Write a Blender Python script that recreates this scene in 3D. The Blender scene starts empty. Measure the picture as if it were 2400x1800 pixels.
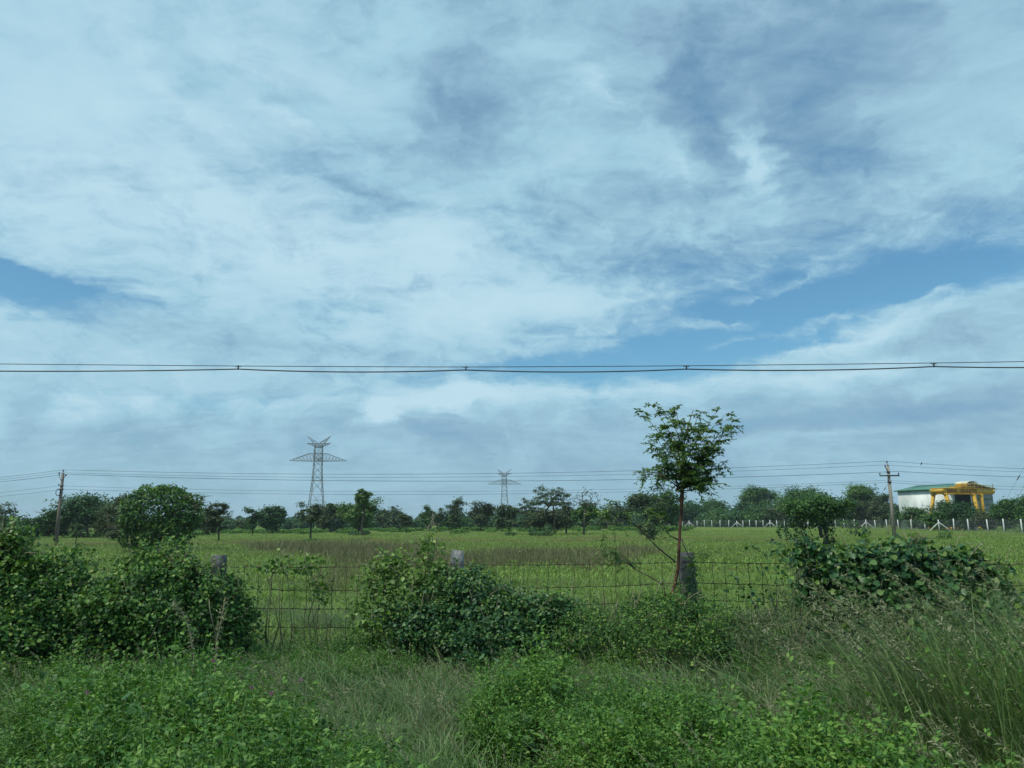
import bpy, math, random
import numpy as np
from mathutils import Vector, Matrix

sc = bpy.context.scene
C = sc.collection
R = math.radians
# ------------------------------------------------------------------ camera, world, sun, exposure
FP = 1733.0; H = 2.1; TH = math.atan(322.0 / FP); RO = math.atan(0.0062)
Fw = np.array([0, math.cos(TH), math.sin(TH)]); U0 = np.array([0, -math.sin(TH), math.cos(TH)]); R0 = np.array([1., 0, 0])
Rt = math.cos(RO) * R0 - math.sin(RO) * U0; Up = math.sin(RO) * R0 + math.cos(RO) * U0
CAM = np.array([0, 0, H])
cd = bpy.data.cameras.new('camera'); cam = bpy.data.objects.new('camera', cd); C.objects.link(cam); sc.camera = cam
cd.sensor_width = 36; cd.lens = FP / 2400 * 36; cd.clip_start = 0.1; cd.clip_end = 20000
m = Matrix.Identity(4)
for i in range(3):
    m[i][0] = Rt[i]; m[i][1] = Up[i]; m[i][2] = -Fw[i]; m[i][3] = CAM[i]
cam.matrix_world = m

def ray(px, py):
    return Fw + Rt * (px - 1200) / FP + Up * (900 - py) / FP
def pt(px, py, D):                       # the point seen at a pixel of the photo, D metres ahead
    d = ray(px, py); return CAM + d * (D / d[1])
def gnd(px, py):
    d = ray(px, py); return CAM + d * (-H / d[2])
def dist(px, py):
    return gnd(px, py)[1]
def azel(px, py):
    d = ray(px, py); d = d / np.linalg.norm(d); return math.atan2(d[0], d[1]), math.asin(d[2])

SUN_EL, SUN_AZ = 55, -125               # azimuth from +Y, negative to the left
wd = bpy.data.worlds.new('World'); sc.world = wd; wd.use_nodes = True
wt = wd.node_tree; wt.nodes.clear(); N = wt.nodes; L = wt.links
class G:                                 # tiny node helper
    def __init__(s, tree): s.t = tree
    def n(s, typ, **kw):
        x = s.t.nodes.new(typ)
        for k, v in kw.items():
            if k.startswith('i_'):
                x.inputs[int(k[2:])].default_value = v
            else: setattr(x, k, v)
        return x
    def l(s, a, b): s.t.links.new(a, b)
    def val(s, sock, v):
        if hasattr(v, 'is_output'): s.l(v, sock)
        else: sock.default_value = v
    def math(s, op, a, b=None, c=None, clamp=False):
        x = s.n('ShaderNodeMath', operation=op, use_clamp=clamp)
        s.val(x.inputs[0], a)
        if b is not None: s.val(x.inputs[1], b)
        if c is not None: s.val(x.inputs[2], c)
        return x.outputs[0]
    def mix(s, f, a, b, bt='MIX'):
        x = s.n('ShaderNodeMix', data_type='RGBA', blend_type=bt)
        s.val(x.inputs[0], f)
        s.val(x.inputs[6], a if hasattr(a, 'is_output') else (*a, 1)); s.val(x.inputs[7], b if hasattr(b, 'is_output') else (*b, 1))
        return x.outputs[2]
    def mapping(s, v, loc=(0, 0, 0), rot=(0, 0, 0), scl=(1, 1, 1), typ='POINT'):
        x = s.n('ShaderNodeMapping', vector_type=typ); s.l(v, x.inputs[0])
        x.inputs[1].default_value = loc; x.inputs[2].default_value = rot; x.inputs[3].default_value = scl
        return x.outputs[0]
    def noise(s, v, scale, detail=4, rough=.5, dist=0, dim='3D', lac=2):
        x = s.n('ShaderNodeTexNoise', noise_dimensions=dim); s.l(v, x.inputs['Vector'])
        x.inputs['Scale'].default_value = scale; x.inputs['Detail'].default_value = detail
        x.inputs['Roughness'].default_value = rough; x.inputs['Distortion'].default_value = dist; x.inputs['Lacunarity'].default_value = lac
        return x.outputs['Fac']
    def ramp(s, f, stops):
        x = s.n('ShaderNodeValToRGB'); s.l(f, x.inputs[0]); e = x.color_ramp.elements
        while len(e) < len(stops): e.new(.5)
        for q, (p, c) in zip(e, stops): q.position = p; q.color = (*c, 1) if len(c) == 3 else c
        return x.outputs[0]
    def smooth(s, v, a, b, lo=0., hi=1.):
        x = s.n('ShaderNodeMapRange', interpolation_type='SMOOTHSTEP'); s.l(v, x.inputs[0])
        x.inputs[1].default_value = a; x.inputs[2].default_value = b; x.inputs[3].default_value = lo; x.inputs[4].default_value = hi
        return x.outputs[0]

g = G(wt)
SKY_STR = 0.075
tc = g.n('ShaderNodeTexCoord').outputs['Generated']
sep = g.n('ShaderNodeSeparateXYZ'); g.l(tc, sep.inputs[0]); dx, dy, dz = sep.outputs
AZ = g.math('ARCTAN2', dx, dy); EL = g.math('ARCSINE', dz)
cv = g.n('ShaderNodeCombineXYZ'); g.l(AZ, cv.inputs[0]); g.l(EL, cv.inputs[1]); ae = cv.outputs[0]
# wind-torn edges: shift the angular coordinates with coloured noise of two sizes
def warp(v, scale, amp, det=3, squash=(1, 1, 1)):
    x = g.n('ShaderNodeTexNoise'); g.l(g.mapping(v, scl=squash), x.inputs['Vector']); x.inputs['Scale'].default_value = scale; x.inputs['Detail'].default_value = det; x.inputs['Roughness'].default_value = .6
    s = g.n('ShaderNodeVectorMath', operation='SUBTRACT'); g.l(x.outputs['Color'], s.inputs[0]); s.inputs[1].default_value = (.5, .5, .5)
    k = g.n('ShaderNodeVectorMath', operation='MULTIPLY'); g.l(s.outputs[0], k.inputs[0]); k.inputs[1].default_value = (amp[0], amp[1], 0)
    a = g.n('ShaderNodeVectorMath', operation='ADD'); g.l(v, a.inputs[0]); g.l(k.outputs[0], a.inputs[1]); return a.outputs[0]
w1 = warp(ae, 4.0, (.20, .075), 6, (1, 1.6, 1))
w2 = warp(w1, 15, (.10, .035), 6, (1, 2.2, 1))
def blobs(lst, base, vec):
    acc = base
    for (px, py, rx, ry, rot, amp) in lst:
        a, e = azel(px, py)
        mp = g.mapping(vec, (a, e, 0), (0, 0, R(rot)), (rx / FP * 1.7, ry / FP * 1.7, 1), 'TEXTURE')
        gr = g.n('ShaderNodeTexGradient', gradient_type='QUADRATIC_SPHERE'); g.l(mp, gr.inputs[0])
        acc = g.math('MULTIPLY_ADD', gr.outputs['Fac'], amp, acc)
    return acc
# clouds seen on a layer overhead (perspective) and low banks near the horizon
zz = g.math('ADD', g.math('MAXIMUM', dz, 0.0), 0.16)
pv = g.n('ShaderNodeCombineXYZ'); g.l(g.math('DIVIDE', dx, zz), pv.inputs[0]); g.l(g.math('DIVIDE', dy, zz), pv.inputs[1])
pl = pv.outputs[0]
nA = g.noise(g.mapping(pl, (1.3, .4, 0), (0, 0, R(-28)), (.8, 1.5, 1)), 1.35, 9, .56, .6)
nB = g.noise(g.mapping(pl, (7.3, 2.4, 0), (0, 0, R(-40)), (1.0, 2.6, 1)), 2.6, 9, .6, .9)
nC = g.noise(g.mapping(w1, (2.1, .9, 0), (0, 0, 0), (1, 2.1, 1)), 6.5, 9, .60, .35)
nD = g.noise(g.mapping(w1, (5.1, 3.9, 0), (0, 0, R(12)), (1, 1.6, 1)), 15, 9, .62, .5)
# (px, py, rx, ry, rotation, amount) in the photo's pixels: more / less cloud
cover_b = [
 (-30, 655, 300, 62, -8, -2.6), (140, 668, 190, 26, -10, -1.6),
 (2060, 640, 580, 74, 3, -1.6), (1800, 735, 420, 66, 3, -1.7), (1600, 848, 620, 44, 3, -1.6), (1740, 700, 90, 16, 10, .9), (1880, 655, 110, 14, 16, 1.0), (1630, 762, 110, 18, -4, 1.1), (1980, 735, 120, 14, 14, .8), (2200, 690, 140, 16, 12, .8), (1760, 800, 130, 12, 6, .8), (1380, 905, 330, 30, 3, -.6), (2330, 640, 300, 60, 0, -.8),
 (1260, 850, 330, 30, 6, -.6), (1500, 790, 260, 40, 8, -.45), (1750, 950, 260, 50, 0, -.5),
 (1050, 230, 170, 140, 30, -.30), (870, 445, 190, 45, -12, -.30), (1640, 200, 330, 150, -25, -.32), (1950, 90, 380, 200, 0, -.35), (2020, 330, 260, 230, 0, -.25), (660, 200, 260, 60, -10, -.25),
 (1640, 620, 430, 70, 0, -.5), (950, 685, 190, 26, 0, -.55), (1130, 590, 150, 50, 0, -.2), (1500, 480, 400, 60, 20, -.2),
 (2290, 770, 300, 75, 8, 1.2), (2050, 800, 260, 40, 12, 1.0), (1850, 850, 150, 22, 5, .7), (2300, 900, 350, 110, 0, .9), (1900, 910, 420, 38, 6, 1.0), (2010, 705, 120, 22, 14, .9), (1960, 640, 130, 28, 8, .6),
 (1250, 730, 420, 60, 6, .9), (1600, 770, 130, 22, -4, .8), (1020, 560, 130, 120, 0, .5), (1790, 350, 60, 130, 8, .55), (1570, 370, 130, 60, -20, .35),
 (1180, 940, 380, 55, 3, .9), (900, 982, 40, 24, 0, 1.6), (2250, 200, 300, 400, 0, .3), (300, 300, 600, 400, 0, .35), (1500, 1080, 1500, 90, 0, .6), (400, 850, 700, 130, 0, .35)]
light_b = [
 (250, 250, 700, 500, 0, .22), (700, 560, 800, 150, -8, .30), (1200, 720, 420, 60, 6, .38), (1020, 560, 120, 110, 0, .28), (1790, 350, 50, 120, 8, .55), (1570, 375, 110, 45, -20, .35),
 (430, 210, 220, 30, -28, .22), (700, 300, 170, 22, -28, .22), (1420, 230, 240, 26, -33, .28), (1120, 930, 240, 34, 3, .5), (900, 978, 42, 26, 0, 1.3), (1040, 945, 110, 22, 8, .6), (1450, 925, 300, 20, 4, .3), (1950, 880, 330, 26, 6, .4), (2050, 780, 260, 24, 12, .5), (2000, 650, 110, 18, 10, .4),
 (1050, 230, 190, 150, 30, -.32), (860, 445, 170, 36, -12, -.34), (650, 230, 240, 36, -10, -.22), (1650, 200, 360, 170, -25, -.30), (1950, 120, 420, 260, 0, -.30), (1500, 480, 420, 80, 20, -.12), (1640, 600, 420, 60, 5, -.2),
 (2300, 790, 220, 60, 5, -.35), (2280, 950, 420, 60, 0, -.32), (1600, 1000, 200, 22, 4, .25), (700, 950, 260, 20, 3, .3), (300, 940, 160, 18, 0, .3), (1950, 1020, 240, 16, 4, .25), (380, 770, 200, 40, 0, -.28), (600, 820, 260, 30, 0, -.15), (1050, 1010, 300, 40, 0, -.30), (1500, 1050, 1500, 100, 0, -.16), (200, 1010, 500, 50, 0, -.2), (1700, 1000, 500, 50, 0, -.25), (40, 900, 120, 24, 0, -.12), (160, 960, 70, 40, 30, .28)]
cov = g.math('MULTIPLY_ADD', g.math('SUBTRACT', nA, .5), 1.0, .78)
cov = g.math('MULTIPLY_ADD', g.math('SUBTRACT', nB, .5), .75, cov)
cov = g.math('MULTIPLY_ADD', g.math('SUBTRACT', nC, .5), 1.3, cov)
low = g.smooth(EL, R(13), R(30), 1.0, .28)
cov = g.math('MULTIPLY_ADD', g.math('MULTIPLY', g.math('SUBTRACT', nD, .5), low), 1.7, cov)
nE = g.noise(g.mapping(w1, (3.3, 1.7, 0), (0, 0, R(-8)), (1, 1.9, 1)), 38, 8, .65, .4)
cov = g.math('MULTIPLY_ADD', g.math('MULTIPLY', g.math('SUBTRACT', nE, .5), low), .9, cov)
cov = blobs(cover_b, cov, w2)
cov = g.smooth(cov, -.35, 1.05)
lum = g.math('MULTIPLY_ADD', g.math('SUBTRACT', nB, .5), .34, .59)
lum = g.math('MULTIPLY_ADD', g.math('MULTIPLY', g.math('SUBTRACT', nC, .5), g.smooth(EL, R(12), R(26), 1.0, .6)), .72, lum)
lum = g.math('MULTIPLY_ADD', g.math('MULTIPLY', g.math('SUBTRACT', nD, .5), low), .62, lum)
lum = g.math('MULTIPLY_ADD', g.math('MULTIPLY', g.math('SUBTRACT', nE, .5), low), .30, lum)
lum = blobs(light_b, lum, w2)
K = .64 / SKY_STR
def kc(c): return tuple(v * K for v in c)
cloud = g.ramp(g.smooth(lum, -.1, 1.15), [(0, (.200, .385, .575)), (.30, (.290, .485, .635)), (.62, (.385, .635, .775)), (1, (.530, .755, .870))])
cloud = g.mix(1.0, cloud, (K, K, K), 'MULTIPLY')
sky = g.n('ShaderNodeTexSky', sky_type='NISHITA', sun_disc=False, sun_elevation=R(SUN_EL), sun_rotation=R(SUN_AZ), altitude=0, air_density=1, dust_density=1.2, ozone_density=2.0)
skyc = g.mix(1.0, sky.outputs[0], (.66, 1.08, 1.12), "MULTIPLY")
sky_col = g.mix(cov, skyc, cloud)
bank = g.smooth(EL, R(-1), R(8), 1.0, 0.0)       # thick air low over the horizon
sky_col = g.mix(g.math('MULTIPLY', bank, .62), sky_col, kc((.285, .468, .585)))
bg = g.n('ShaderNodeBackground'); g.l(sky_col, bg.inputs[0]); bg.inputs[1].default_value = SKY_STR
wo = g.n('ShaderNodeOutputWorld'); g.l(bg.outputs[0], wo.inputs[0])
wd.cycles.sampling_method = 'MANUAL'; wd.cycles.sample_map_resolution = 512

sl = bpy.data.lights.new('sun', 'SUN'); sl.energy = 2.0; sl.angle = R(6); sl.color = (1.0, .95, .80)
so = bpy.data.objects.new('sun', sl); C.objects.link(so)
sd = Vector((math.sin(R(SUN_AZ)) * math.cos(R(SUN_EL)), math.cos(R(SUN_AZ)) * math.cos(R(SUN_EL)), math.sin(R(SUN_EL))))
so.rotation_euler = sd.to_track_quat('Z', 'Y').to_euler(); so.location = (0, 0, 60)
sc.view_settings.view_transform = 'Standard'; sc.view_settings.look = 'None'; sc.view_settings.gamma = 1; sc.view_settings.use_curve_mapping = False
sc.view_settings.exposure = 0.62

# ------------------------------------------------------------------ helpers
rng = np.random.default_rng(11)
def tag(o, label=None, cat=None, group=None, kind=None):
    if label: o['label'] = label
    if cat: o['category'] = cat
    if group: o['group'] = group
    if kind: o['kind'] = kind
    return o
def empty(name, loc, label, cat, group=None):
    o = bpy.data.objects.new(name, None); C.objects.link(o); o.location = Vector([float(v) for v in loc]); o.empty_display_size = .3
    return tag(o, label, cat, group)
def new_mesh(name, V, T, mat, tint=None, smooth=False):
    V = np.ascontiguousarray(V, dtype=np.float32); T = np.ascontiguousarray(T, dtype=np.int32)
    me = bpy.data.meshes.new(name); k = T.shape[1]
    me.vertices.add(len(V)); me.vertices.foreach_set('co', V.ravel())
    me.loops.add(T.size); me.loops.foreach_set('vertex_index', T.ravel())
    me.polygons.add(len(T)); me.polygons.foreach_set('loop_start', np.arange(0, T.size, k, dtype=np.int32))
    me.update(calc_edges=True)
    if tint is not None:
        a = me.attributes.new('tint', 'FLOAT', 'POINT'); a.data.foreach_set('value', np.ascontiguousarray(tint, dtype=np.float32))
    if smooth: me.polygons.foreach_set('use_smooth', np.ones(len(T), dtype=bool))
    if mat: me.materials.append(mat)
    return me
def link(name, me, parent=None, loc=None):
    o = bpy.data.objects.new(name, me); C.objects.link(o)
    if parent: o.parent = parent
    if loc is not None: o.location = Vector([float(v) for v in loc])
    return o
class MB:                                # collects triangles
    def __init__(s): s.V = []; s.T = []; s.t = []; s.n = 0
    def add(s, V, T, tint=None):
        V = np.asarray(V, float).reshape(-1, 3); T = np.asarray(T, int)
        s.V.append(V); s.T.append(T + s.n); s.t.append(np.full(len(V), .5) if tint is None else np.broadcast_to(tint, (len(V),))); s.n += len(V)
    def box(s, c, half, rot=None, tint=None, bev=0):
        hx, hy, hz = half
        v = np.array([[x, y, z] for x in (-hx, hx) for y in (-hy, hy) for z in (-hz, hz)], float)
        if rot is not None: v = v @ np.asarray(rot).T
        f = [(0, 1, 3), (0, 3, 2), (4, 6, 7), (4, 7, 5), (0, 4, 5), (0, 5, 1), (2, 3, 7), (2, 7, 6), (0, 2, 6), (0, 6, 4), (1, 5, 7), (1, 7, 3)]
        s.add(v + np.asarray(c), f, tint)
    def bar(s, a, b, r, r2=None, k=4, tint=None, cap=True, flat=None):
        a = np.asarray(a, float); b = np.asarray(b, float); r2 = r if r2 is None else r2
        d = b - a; n = np.linalg.norm(d)
        if n < 1e-6: return
        d /= n; u = np.cross(d, [0, 0, 1.]); 
        if np.linalg.norm(u) < .05: u = np.cross(d, [0, 1., 0])
        u /= np.linalg.norm(u); w = np.cross(u, d)
        an = np.arange(k) * 2 * math.pi / k + math.pi / k; fx = 1 if flat is None else flat
        ring = np.outer(np.cos(an), u) * fx + np.outer(np.sin(an), w)
        V = np.vstack([a + ring * r, b + ring * r2]); F = []
        for i in range(k):
            j = (i + 1) % k; F += [(i, j, k + j), (i, k + j, k + i)]
        if cap:
            for i in range(1, k - 1): F += [(0, i + 1, i), (k, k + i, k + i + 1)]
        s.add(V, F, tint)
    def path(s, P, rad, k=5, tint=None):
        P = np.asarray(P, float); n = len(P); rad = np.broadcast_to(rad, (n,)); V = []
        for i in range(n):
            d = P[min(i + 1, n - 1)] - P[max(i - 1, 0)]; d /= max(np.linalg.norm(d), 1e-9)
            u = np.cross(d, [.13, 1, .07]); u /= max(np.linalg.norm(u), 1e-9); w = np.cross(u, d)
            an = np.arange(k) * 2 * math.pi / k
            V.append(P[i] + (np.outer(np.cos(an), u) + np.outer(np.sin(an), w)) * rad[i])
        F = []
        for i in range(n - 1):
            for j in range(k):
                q = (j + 1) % k; a, b, c, d = i * k + j, i * k + q, (i + 1) * k + q, (i + 1) * k + j; F += [(a, b, c), (a, c, d)]
        for j in range(1, k - 1): F += [(0, j + 1, j), ((n - 1) * k, (n - 1) * k + j, (n - 1) * k + j + 1)]
        s.add(np.vstack(V), F, tint)
    def mesh(s, name, mat, origin=(0, 0, 0), smooth=False):
        return new_mesh(name, np.vstack(s.V) - np.asarray(origin, float), np.vstack(s.T), mat, np.concatenate(s.t), smooth)
    def obj(s, name, mat, parent=None, origin=(0, 0, 0), smooth=False, setloc=False):
        me = s.mesh(name, mat, origin, smooth); return link(name, me, parent, origin if setloc else None)
def nrm(v): return v / np.maximum(np.linalg.norm(v, axis=-1, keepdims=True), 1e-9)
def frames(n, up=(0, 0, 1), spread=.6, tdir=None, tspread=1.0, r=rng):
    nn = nrm(np.asarray(up, float) + spread * r.normal(size=(n, 3)))
    t = r.normal(size=(n, 3)) * tspread + (0 if tdir is None else np.asarray(tdir, float))
    t = nrm(t - nn * (t * nn).sum(1, keepdims=True)); b = np.cross(nn, t)
    return t, b, nn
HEART = (np.array([[0, 0, 0], [.18, .46, .10], [.62, .38, .07], [1, 0, -.10], [.62, -.38, .07], [.18, -.46, .10]]), np.array([(0, 2, 1), (0, 3, 2), (0, 4, 3), (0, 5, 4)]))
LEAF = (np.array([[0, 0, 0], [.45, .26, .06], [1, 0, -.12], [.45, -.26, .06]]), np.array([(0, 2, 1), (0, 3, 2)]))
SLIM = (np.array([[0, 0, 0], [.4, .12, .03], [1, 0, -.15], [.4, -.12, .03]]), np.array([(0, 2, 1), (0, 3, 2)]))
CLUMP = (np.array([[0, 0, 0], [.5, .34, .14], [1, .05, -.1], [.55, -.36, .1], [.1, .5, -.1], [.0, -.45, .2]]), np.array([(0, 2, 1), (0, 3, 2), (0, 1, 4), (0, 5, 3)]))
def leaves(mb, tmpl, P, fr, size, tint):
    tv, tf = tmpl; t, b, nn = fr; n = len(P); size = np.broadcast_to(size, (n,)); k = len(tv)
    V = P[:, None, :] + size[:, None, None] * (tv[None, :, 0:1] * t[:, None, :] + tv[None, :, 1:2] * b[:, None, :] + tv[None, :, 2:3] * nn[:, None, :])
    T = (tf[None] + (np.arange(n) * k)[:, None, None]).reshape(-1, 3)
    s = np.repeat(np.broadcast_to(tint, (n,)), k)
    mb.V.append(V.reshape(-1, 3)); mb.T.append(T + mb.n); mb.t.append(s); mb.n += n * k
def blades(mb, P, az, h, lean, w, tint, seg=4, droop=1.0):
    """arching grass blades: base P, heading az, height h, horizontal reach lean*h"""
    n = len(P); q = np.linspace(0, 1, seg + 1)
    d = np.stack([np.cos(az), np.sin(az), 0 * az], 1); sd_ = np.stack([-np.sin(az), np.cos(az), 0 * az], 1)
    out = (q ** 1.8)[None, :] * (lean * h)[:, None]
    up = q[None, :] * h[:, None] * (1 - .38 * droop * (np.clip(lean, 0, 1.6)[:, None]) * q[None, :] ** 2)
    ctr = P[:, None, :] + out[..., None] * d[:, None, :] + up[..., None] * np.array([0, 0, 1.])
    ww = (w[:, None] * (1 - q[None, :] ** 1.6) * .5)
    Lf = ctr + ww[..., None] * sd_[:, None, :]; Rg = ctr - ww[..., None] * sd_[:, None, :]
    V = np.concatenate([Lf[:, :-1], Rg[:, :-1], ctr[:, -1:]], 1); k = 2 * seg + 1; F = []
    for i in range(seg - 1): F += [(i, seg + i, seg + i + 1), (i, seg + i + 1, i + 1)]
    F += [(seg - 1, 2 * seg - 1, 2 * seg)]
    T = (np.array(F)[None] + (np.arange(n) * k)[:, None, None]).reshape(-1, 3)
    mb.V.append(V.reshape(-1, 3)); mb.T.append(T + mb.n); mb.t.append(np.repeat(np.broadcast_to(tint, (n,)), k)); mb.n += n * k

# ------------------------------------------------------------------ materials
def mat(name):
    x = bpy.data.materials.new(name); x.use_nodes = True; x.node_tree.nodes.clear(); return x, G(x.node_tree)
def finish(gg, sh, disp=None):
    o = gg.n('ShaderNodeOutputMaterial'); gg.l(sh, o.inputs[0])
def leafmat(name, cols, trans=.28, rough=.5, spec=.35, inst=0.0, patch=0.0, pscale=1.2, fresh=True):
    x, q = mat(name)
    a = q.n('ShaderNodeAttribute', attribute_name='tint'); f = a.outputs['Fac']
    if inst:
        oi = q.n('ShaderNodeObjectInfo'); f = q.math('MULTIPLY_ADD', q.math('SUBTRACT', oi.outputs['Random'], .5), inst, f, clamp=True)
    if patch:
        geo = q.n('ShaderNodeNewGeometry'); nz = q.noise(geo.outputs['Position'], pscale, 3, .6) if not isinstance(pscale, tuple) else q.noise(q.mapping(geo.outputs['Position'], scl=pscale), 1.0, 5, .65)
        f = q.math('MULTIPLY_ADD', q.math('SUBTRACT', nz, .5), patch, f, clamp=True)
    if fresh: cols = [(c[0] * .94, c[1] * 1.07, c[2] * 1.0) for c in cols]
    col = q.ramp(f, [(i / (len(cols) - 1), c) for i, c in enumerate(cols)])
    p = q.n('ShaderNodeBsdfPrincipled'); q.l(col, p.inputs['Base Color']); p.inputs['Roughness'].default_value = rough; p.inputs['Specular IOR Level'].default_value = spec
    t = q.n('ShaderNodeBsdfTranslucent'); q.l(q.mix(1.0, col, (1.15, 1.2, .6), 'MULTIPLY'), t.inputs[0])
    ms = q.n('ShaderNodeMixShader'); ms.inputs[0].default_value = trans; q.l(p.outputs[0], ms.inputs[1]); q.l(t.outputs[0], ms.inputs[2])
    finish(q, ms.outputs[0]); return x
def solid(name, c1, c2, scale=8, rough=.85, spec=.3, detail=5, bump=.0, metal=0, streak=(1, 1, 1)):
    x, q = mat(name)
    tcn = q.n('ShaderNodeTexCoord').outputs['Object']; v = q.mapping(tcn, scl=streak)
    nz = q.noise(v, scale, detail, .62)
    col = q.mix(q.smooth(nz, .32, .68), c1, c2)
    p = q.n('ShaderNodeBsdfPrincipled'); q.l(col, p.inputs['Base Color']); p.inputs['Roughness'].default_value = rough; p.inputs['Specular IOR Level'].default_value = spec; p.inputs['Metallic'].default_value = metal
    if bump:
        b = q.n('ShaderNodeBump'); b.inputs['Strength'].default_value = bump; b.inputs['Distance'].default_value = .02; q.l(q.noise(v, scale * 3, 4, .6), b.inputs['Height']); q.l(b.outputs[0], p.inputs['Normal'])
    finish(q, p.outputs[0]); return x
M = {}
M['vine'] = leafmat('vine_leaf', [(.016, .052, .018), (.034, .090, .024), (.066, .148, .032), (.125, .225, .042), (.240, .290, .060)], .24, .5, .32, patch=.75, pscale=1.3)
M['vine_dark'] = leafmat('creeper_leaf', [(.014, .048, .024), (.026, .078, .032), (.050, .120, .040), (.090, .175, .048), (.180, .230, .070)], .22, .46, .38, patch=.7, pscale=1.3)
M['vine_bright'] = leafmat('vine_leaf_fresh', [(.045, .095, .022), (.090, .160, .032), (.150, .235, .045), (.220, .310, .060)], .3, .45, .4, patch=.4)
M['neem'] = leafmat('neem_leaflet', [(.026, .066, .020), (.050, .105, .028), (.095, .165, .038), (.170, .245, .062)], .3, .4, .45)
M['weed'] = leafmat('weed_leaf', [(.034, .086, .020), (.064, .144, .028), (.108, .205, .036), (.165, .270, .048), (.280, .310, .080)], .25, .5, .3, inst=.28, patch=.45, pscale=.9)
M['weed2'] = leafmat('broad_weed_leaf', [(.034, .085, .030), (.060, .130, .042), (.100, .185, .052), (.150, .240, .060)], .25, .45, .35, inst=.4, patch=.3)
M['grass'] = leafmat('long_grass', [(.085, .140, .055), (.120, .185, .070), (.165, .235, .090), (.235, .285, .135)], .2, .55, .3, inst=.45, patch=.5, pscale=.7)
M['grass_dry'] = leafmat('seeding_grass', [(.130, .170, .085), (.180, .215, .110), (.235, .255, .145), (.310, .310, .200)], .2, .6, .25, inst=.4, patch=.5, pscale=.7, fresh=False)
M['grass_tall'] = leafmat('tall_grass_blade', [(.105, .150, .062), (.150, .205, .080), (.205, .262, .105), (.290, .330, .160)], .25, .5, .3, patch=.5, pscale=1.5)
M['field_grass'] = leafmat('field_grass_blade', [(.165, .165, .070), (.145, .200, .052), (.180, .265, .055), (.235, .315, .072), (.290, .350, .105)], .22, .55, .25, inst=.45, patch=1.5, pscale=(.05, .22, .2))
M['brown_weed'] = leafmat('brown_dry_weed', [(.125, .130, .068), (.160, .158, .085), (.195, .185, .105), (.160, .195, .080)], .15, .7, .15, inst=.5, fresh=False)
M['tree_dark'] = leafmat('tree_leaf_dark', [(.020, .056, .020), (.034, .084, .028), (.056, .122, .036), (.098, .175, .048)], .2, .5, .3, patch=.6, pscale=.35)
M['tree_mid'] = leafmat('tree_leaf_mid', [(.028, .074, .020), (.052, .118, .028), (.090, .168, .038), (.150, .230, .056)], .2, .5, .3, patch=.6, pscale=.35)
M['tree_grey'] = leafmat('tree_leaf_grey', [(.050, .075, .038), (.074, .102, .050), (.100, .130, .062), (.135, .160, .080)], .15, .6, .2, patch=.5, pscale=.35)
M['tree_brown'] = leafmat('tree_leaf_brownish', [(.050, .064, .034), (.070, .088, .042), (.092, .114, .054), (.120, .146, .066)], .12, .65, .2, patch=.5, pscale=.35)
M['tree_lush'] = leafmat('tree_leaf_lush', [(.045, .095, .022), (.080, .145, .032), (.125, .200, .045), (.180, .260, .060)], .25, .5, .3, patch=.6, pscale=.4)
M['bark'] = solid('bark', (.060, .050, .040), (.115, .100, .080), 9, .9, .15, bump=.4, streak=(1, 1, .3))
M['bark_dark'] = solid('bark_dark', (.035, .032, .026), (.070, .062, .050), 9, .9, .15)
M['bark_red'] = solid('sapling_bark', (.075, .036, .026), (.130, .066, .044), 14, .8, .2, bump=.3, streak=(1, 1, .25))
M['stem'] = solid('green_stem', (.060, .090, .040), (.110, .130, .060), 12, .7)
M['drystem'] = solid('dry_stem', (.200, .180, .120), (.290, .260, .180), 12, .8)
M['granite'] = solid('granite_post', (.17, .17, .18), (.36, .36, .37), 26, .9, .2, 8, bump=.8)
M['granite_dark'] = solid('granite_weathered', (.055, .058, .062), (.140, .145, .150), 14, .92, .15, 8, bump=.8)
M['rust_wire'] = solid('rusty_wire', (.045, .030, .024), (.075, .055, .045), 20, .7, .3)
M['wire'] = solid('dark_wire', (.050, .056, .062), (.080, .086, .092), 5, .5, .4)
M['pole_conc'] = solid('pole_concrete', (.230, .210, .175), (.330, .305, .260), 3, .9, .2, bump=.2, streak=(1, 1, .2))
M['pole_conc2'] = solid('pole_concrete_brown', (.130, .115, .100), (.215, .190, .160), 3, .9, .2, bump=.2, streak=(1, 1, .2))
M['iron'] = solid('dark_iron', (.028, .028, .034), (.050, .048, .055), 6, .6, .4)
M['ceramic'] = solid('insulator_ceramic', (.040, .025, .030), (.065, .040, .045), 6, .25, .6)
M['steel'] = solid('galvanised_steel', (.150, .165, .180), (.230, .245, .260), .6, .6, .4, metal=.2)
M['white_post'] = solid('whitewashed_concrete', (.55, .58, .58), (.72, .74, .73), 3, .85, .2, streak=(1, 1, .4))
M['yellow'] = solid('crane_yellow_paint', (.47, .27, .026), (.62, .37, .045), .9, .55, .4, streak=(1, 1, 3))
M['letter'] = solid('sign_red_brown', (.110, .030, .018), (.150, .045, .025), 4, .6, .3)
M['white_wall'] = solid('white_sheet_wall', (.50, .55, .55), (.74, .77, .76), .5, .75, .3, streak=(1, 1, .4))
M['green_roof'] = solid('green_sheet_roof', (.130, .300, .240), (.190, .370, .300), .4, .6, .35)
M['dark_eave'] = solid('dark_green_gutter', (.020, .080, .060), (.030, .110, .080), 1, .6)
M['grey_sheet'] = solid('grey_sheet', (.170, .200, .215), (.260, .290, .300), .35, .75, .25, streak=(1, 1, 2.2))
M['dark_in'] = solid('shed_interior', (.030, .045, .060), (.045, .060, .075), .5, .9)
M['brown_vent'] = solid('ridge_vent_brown', (.120, .090, .085), (.165, .130, .120), 1, .8)
M['cream'] = solid('cream_sheet', (.58, .56, .42), (.66, .64, .50), 1, .7)
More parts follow.
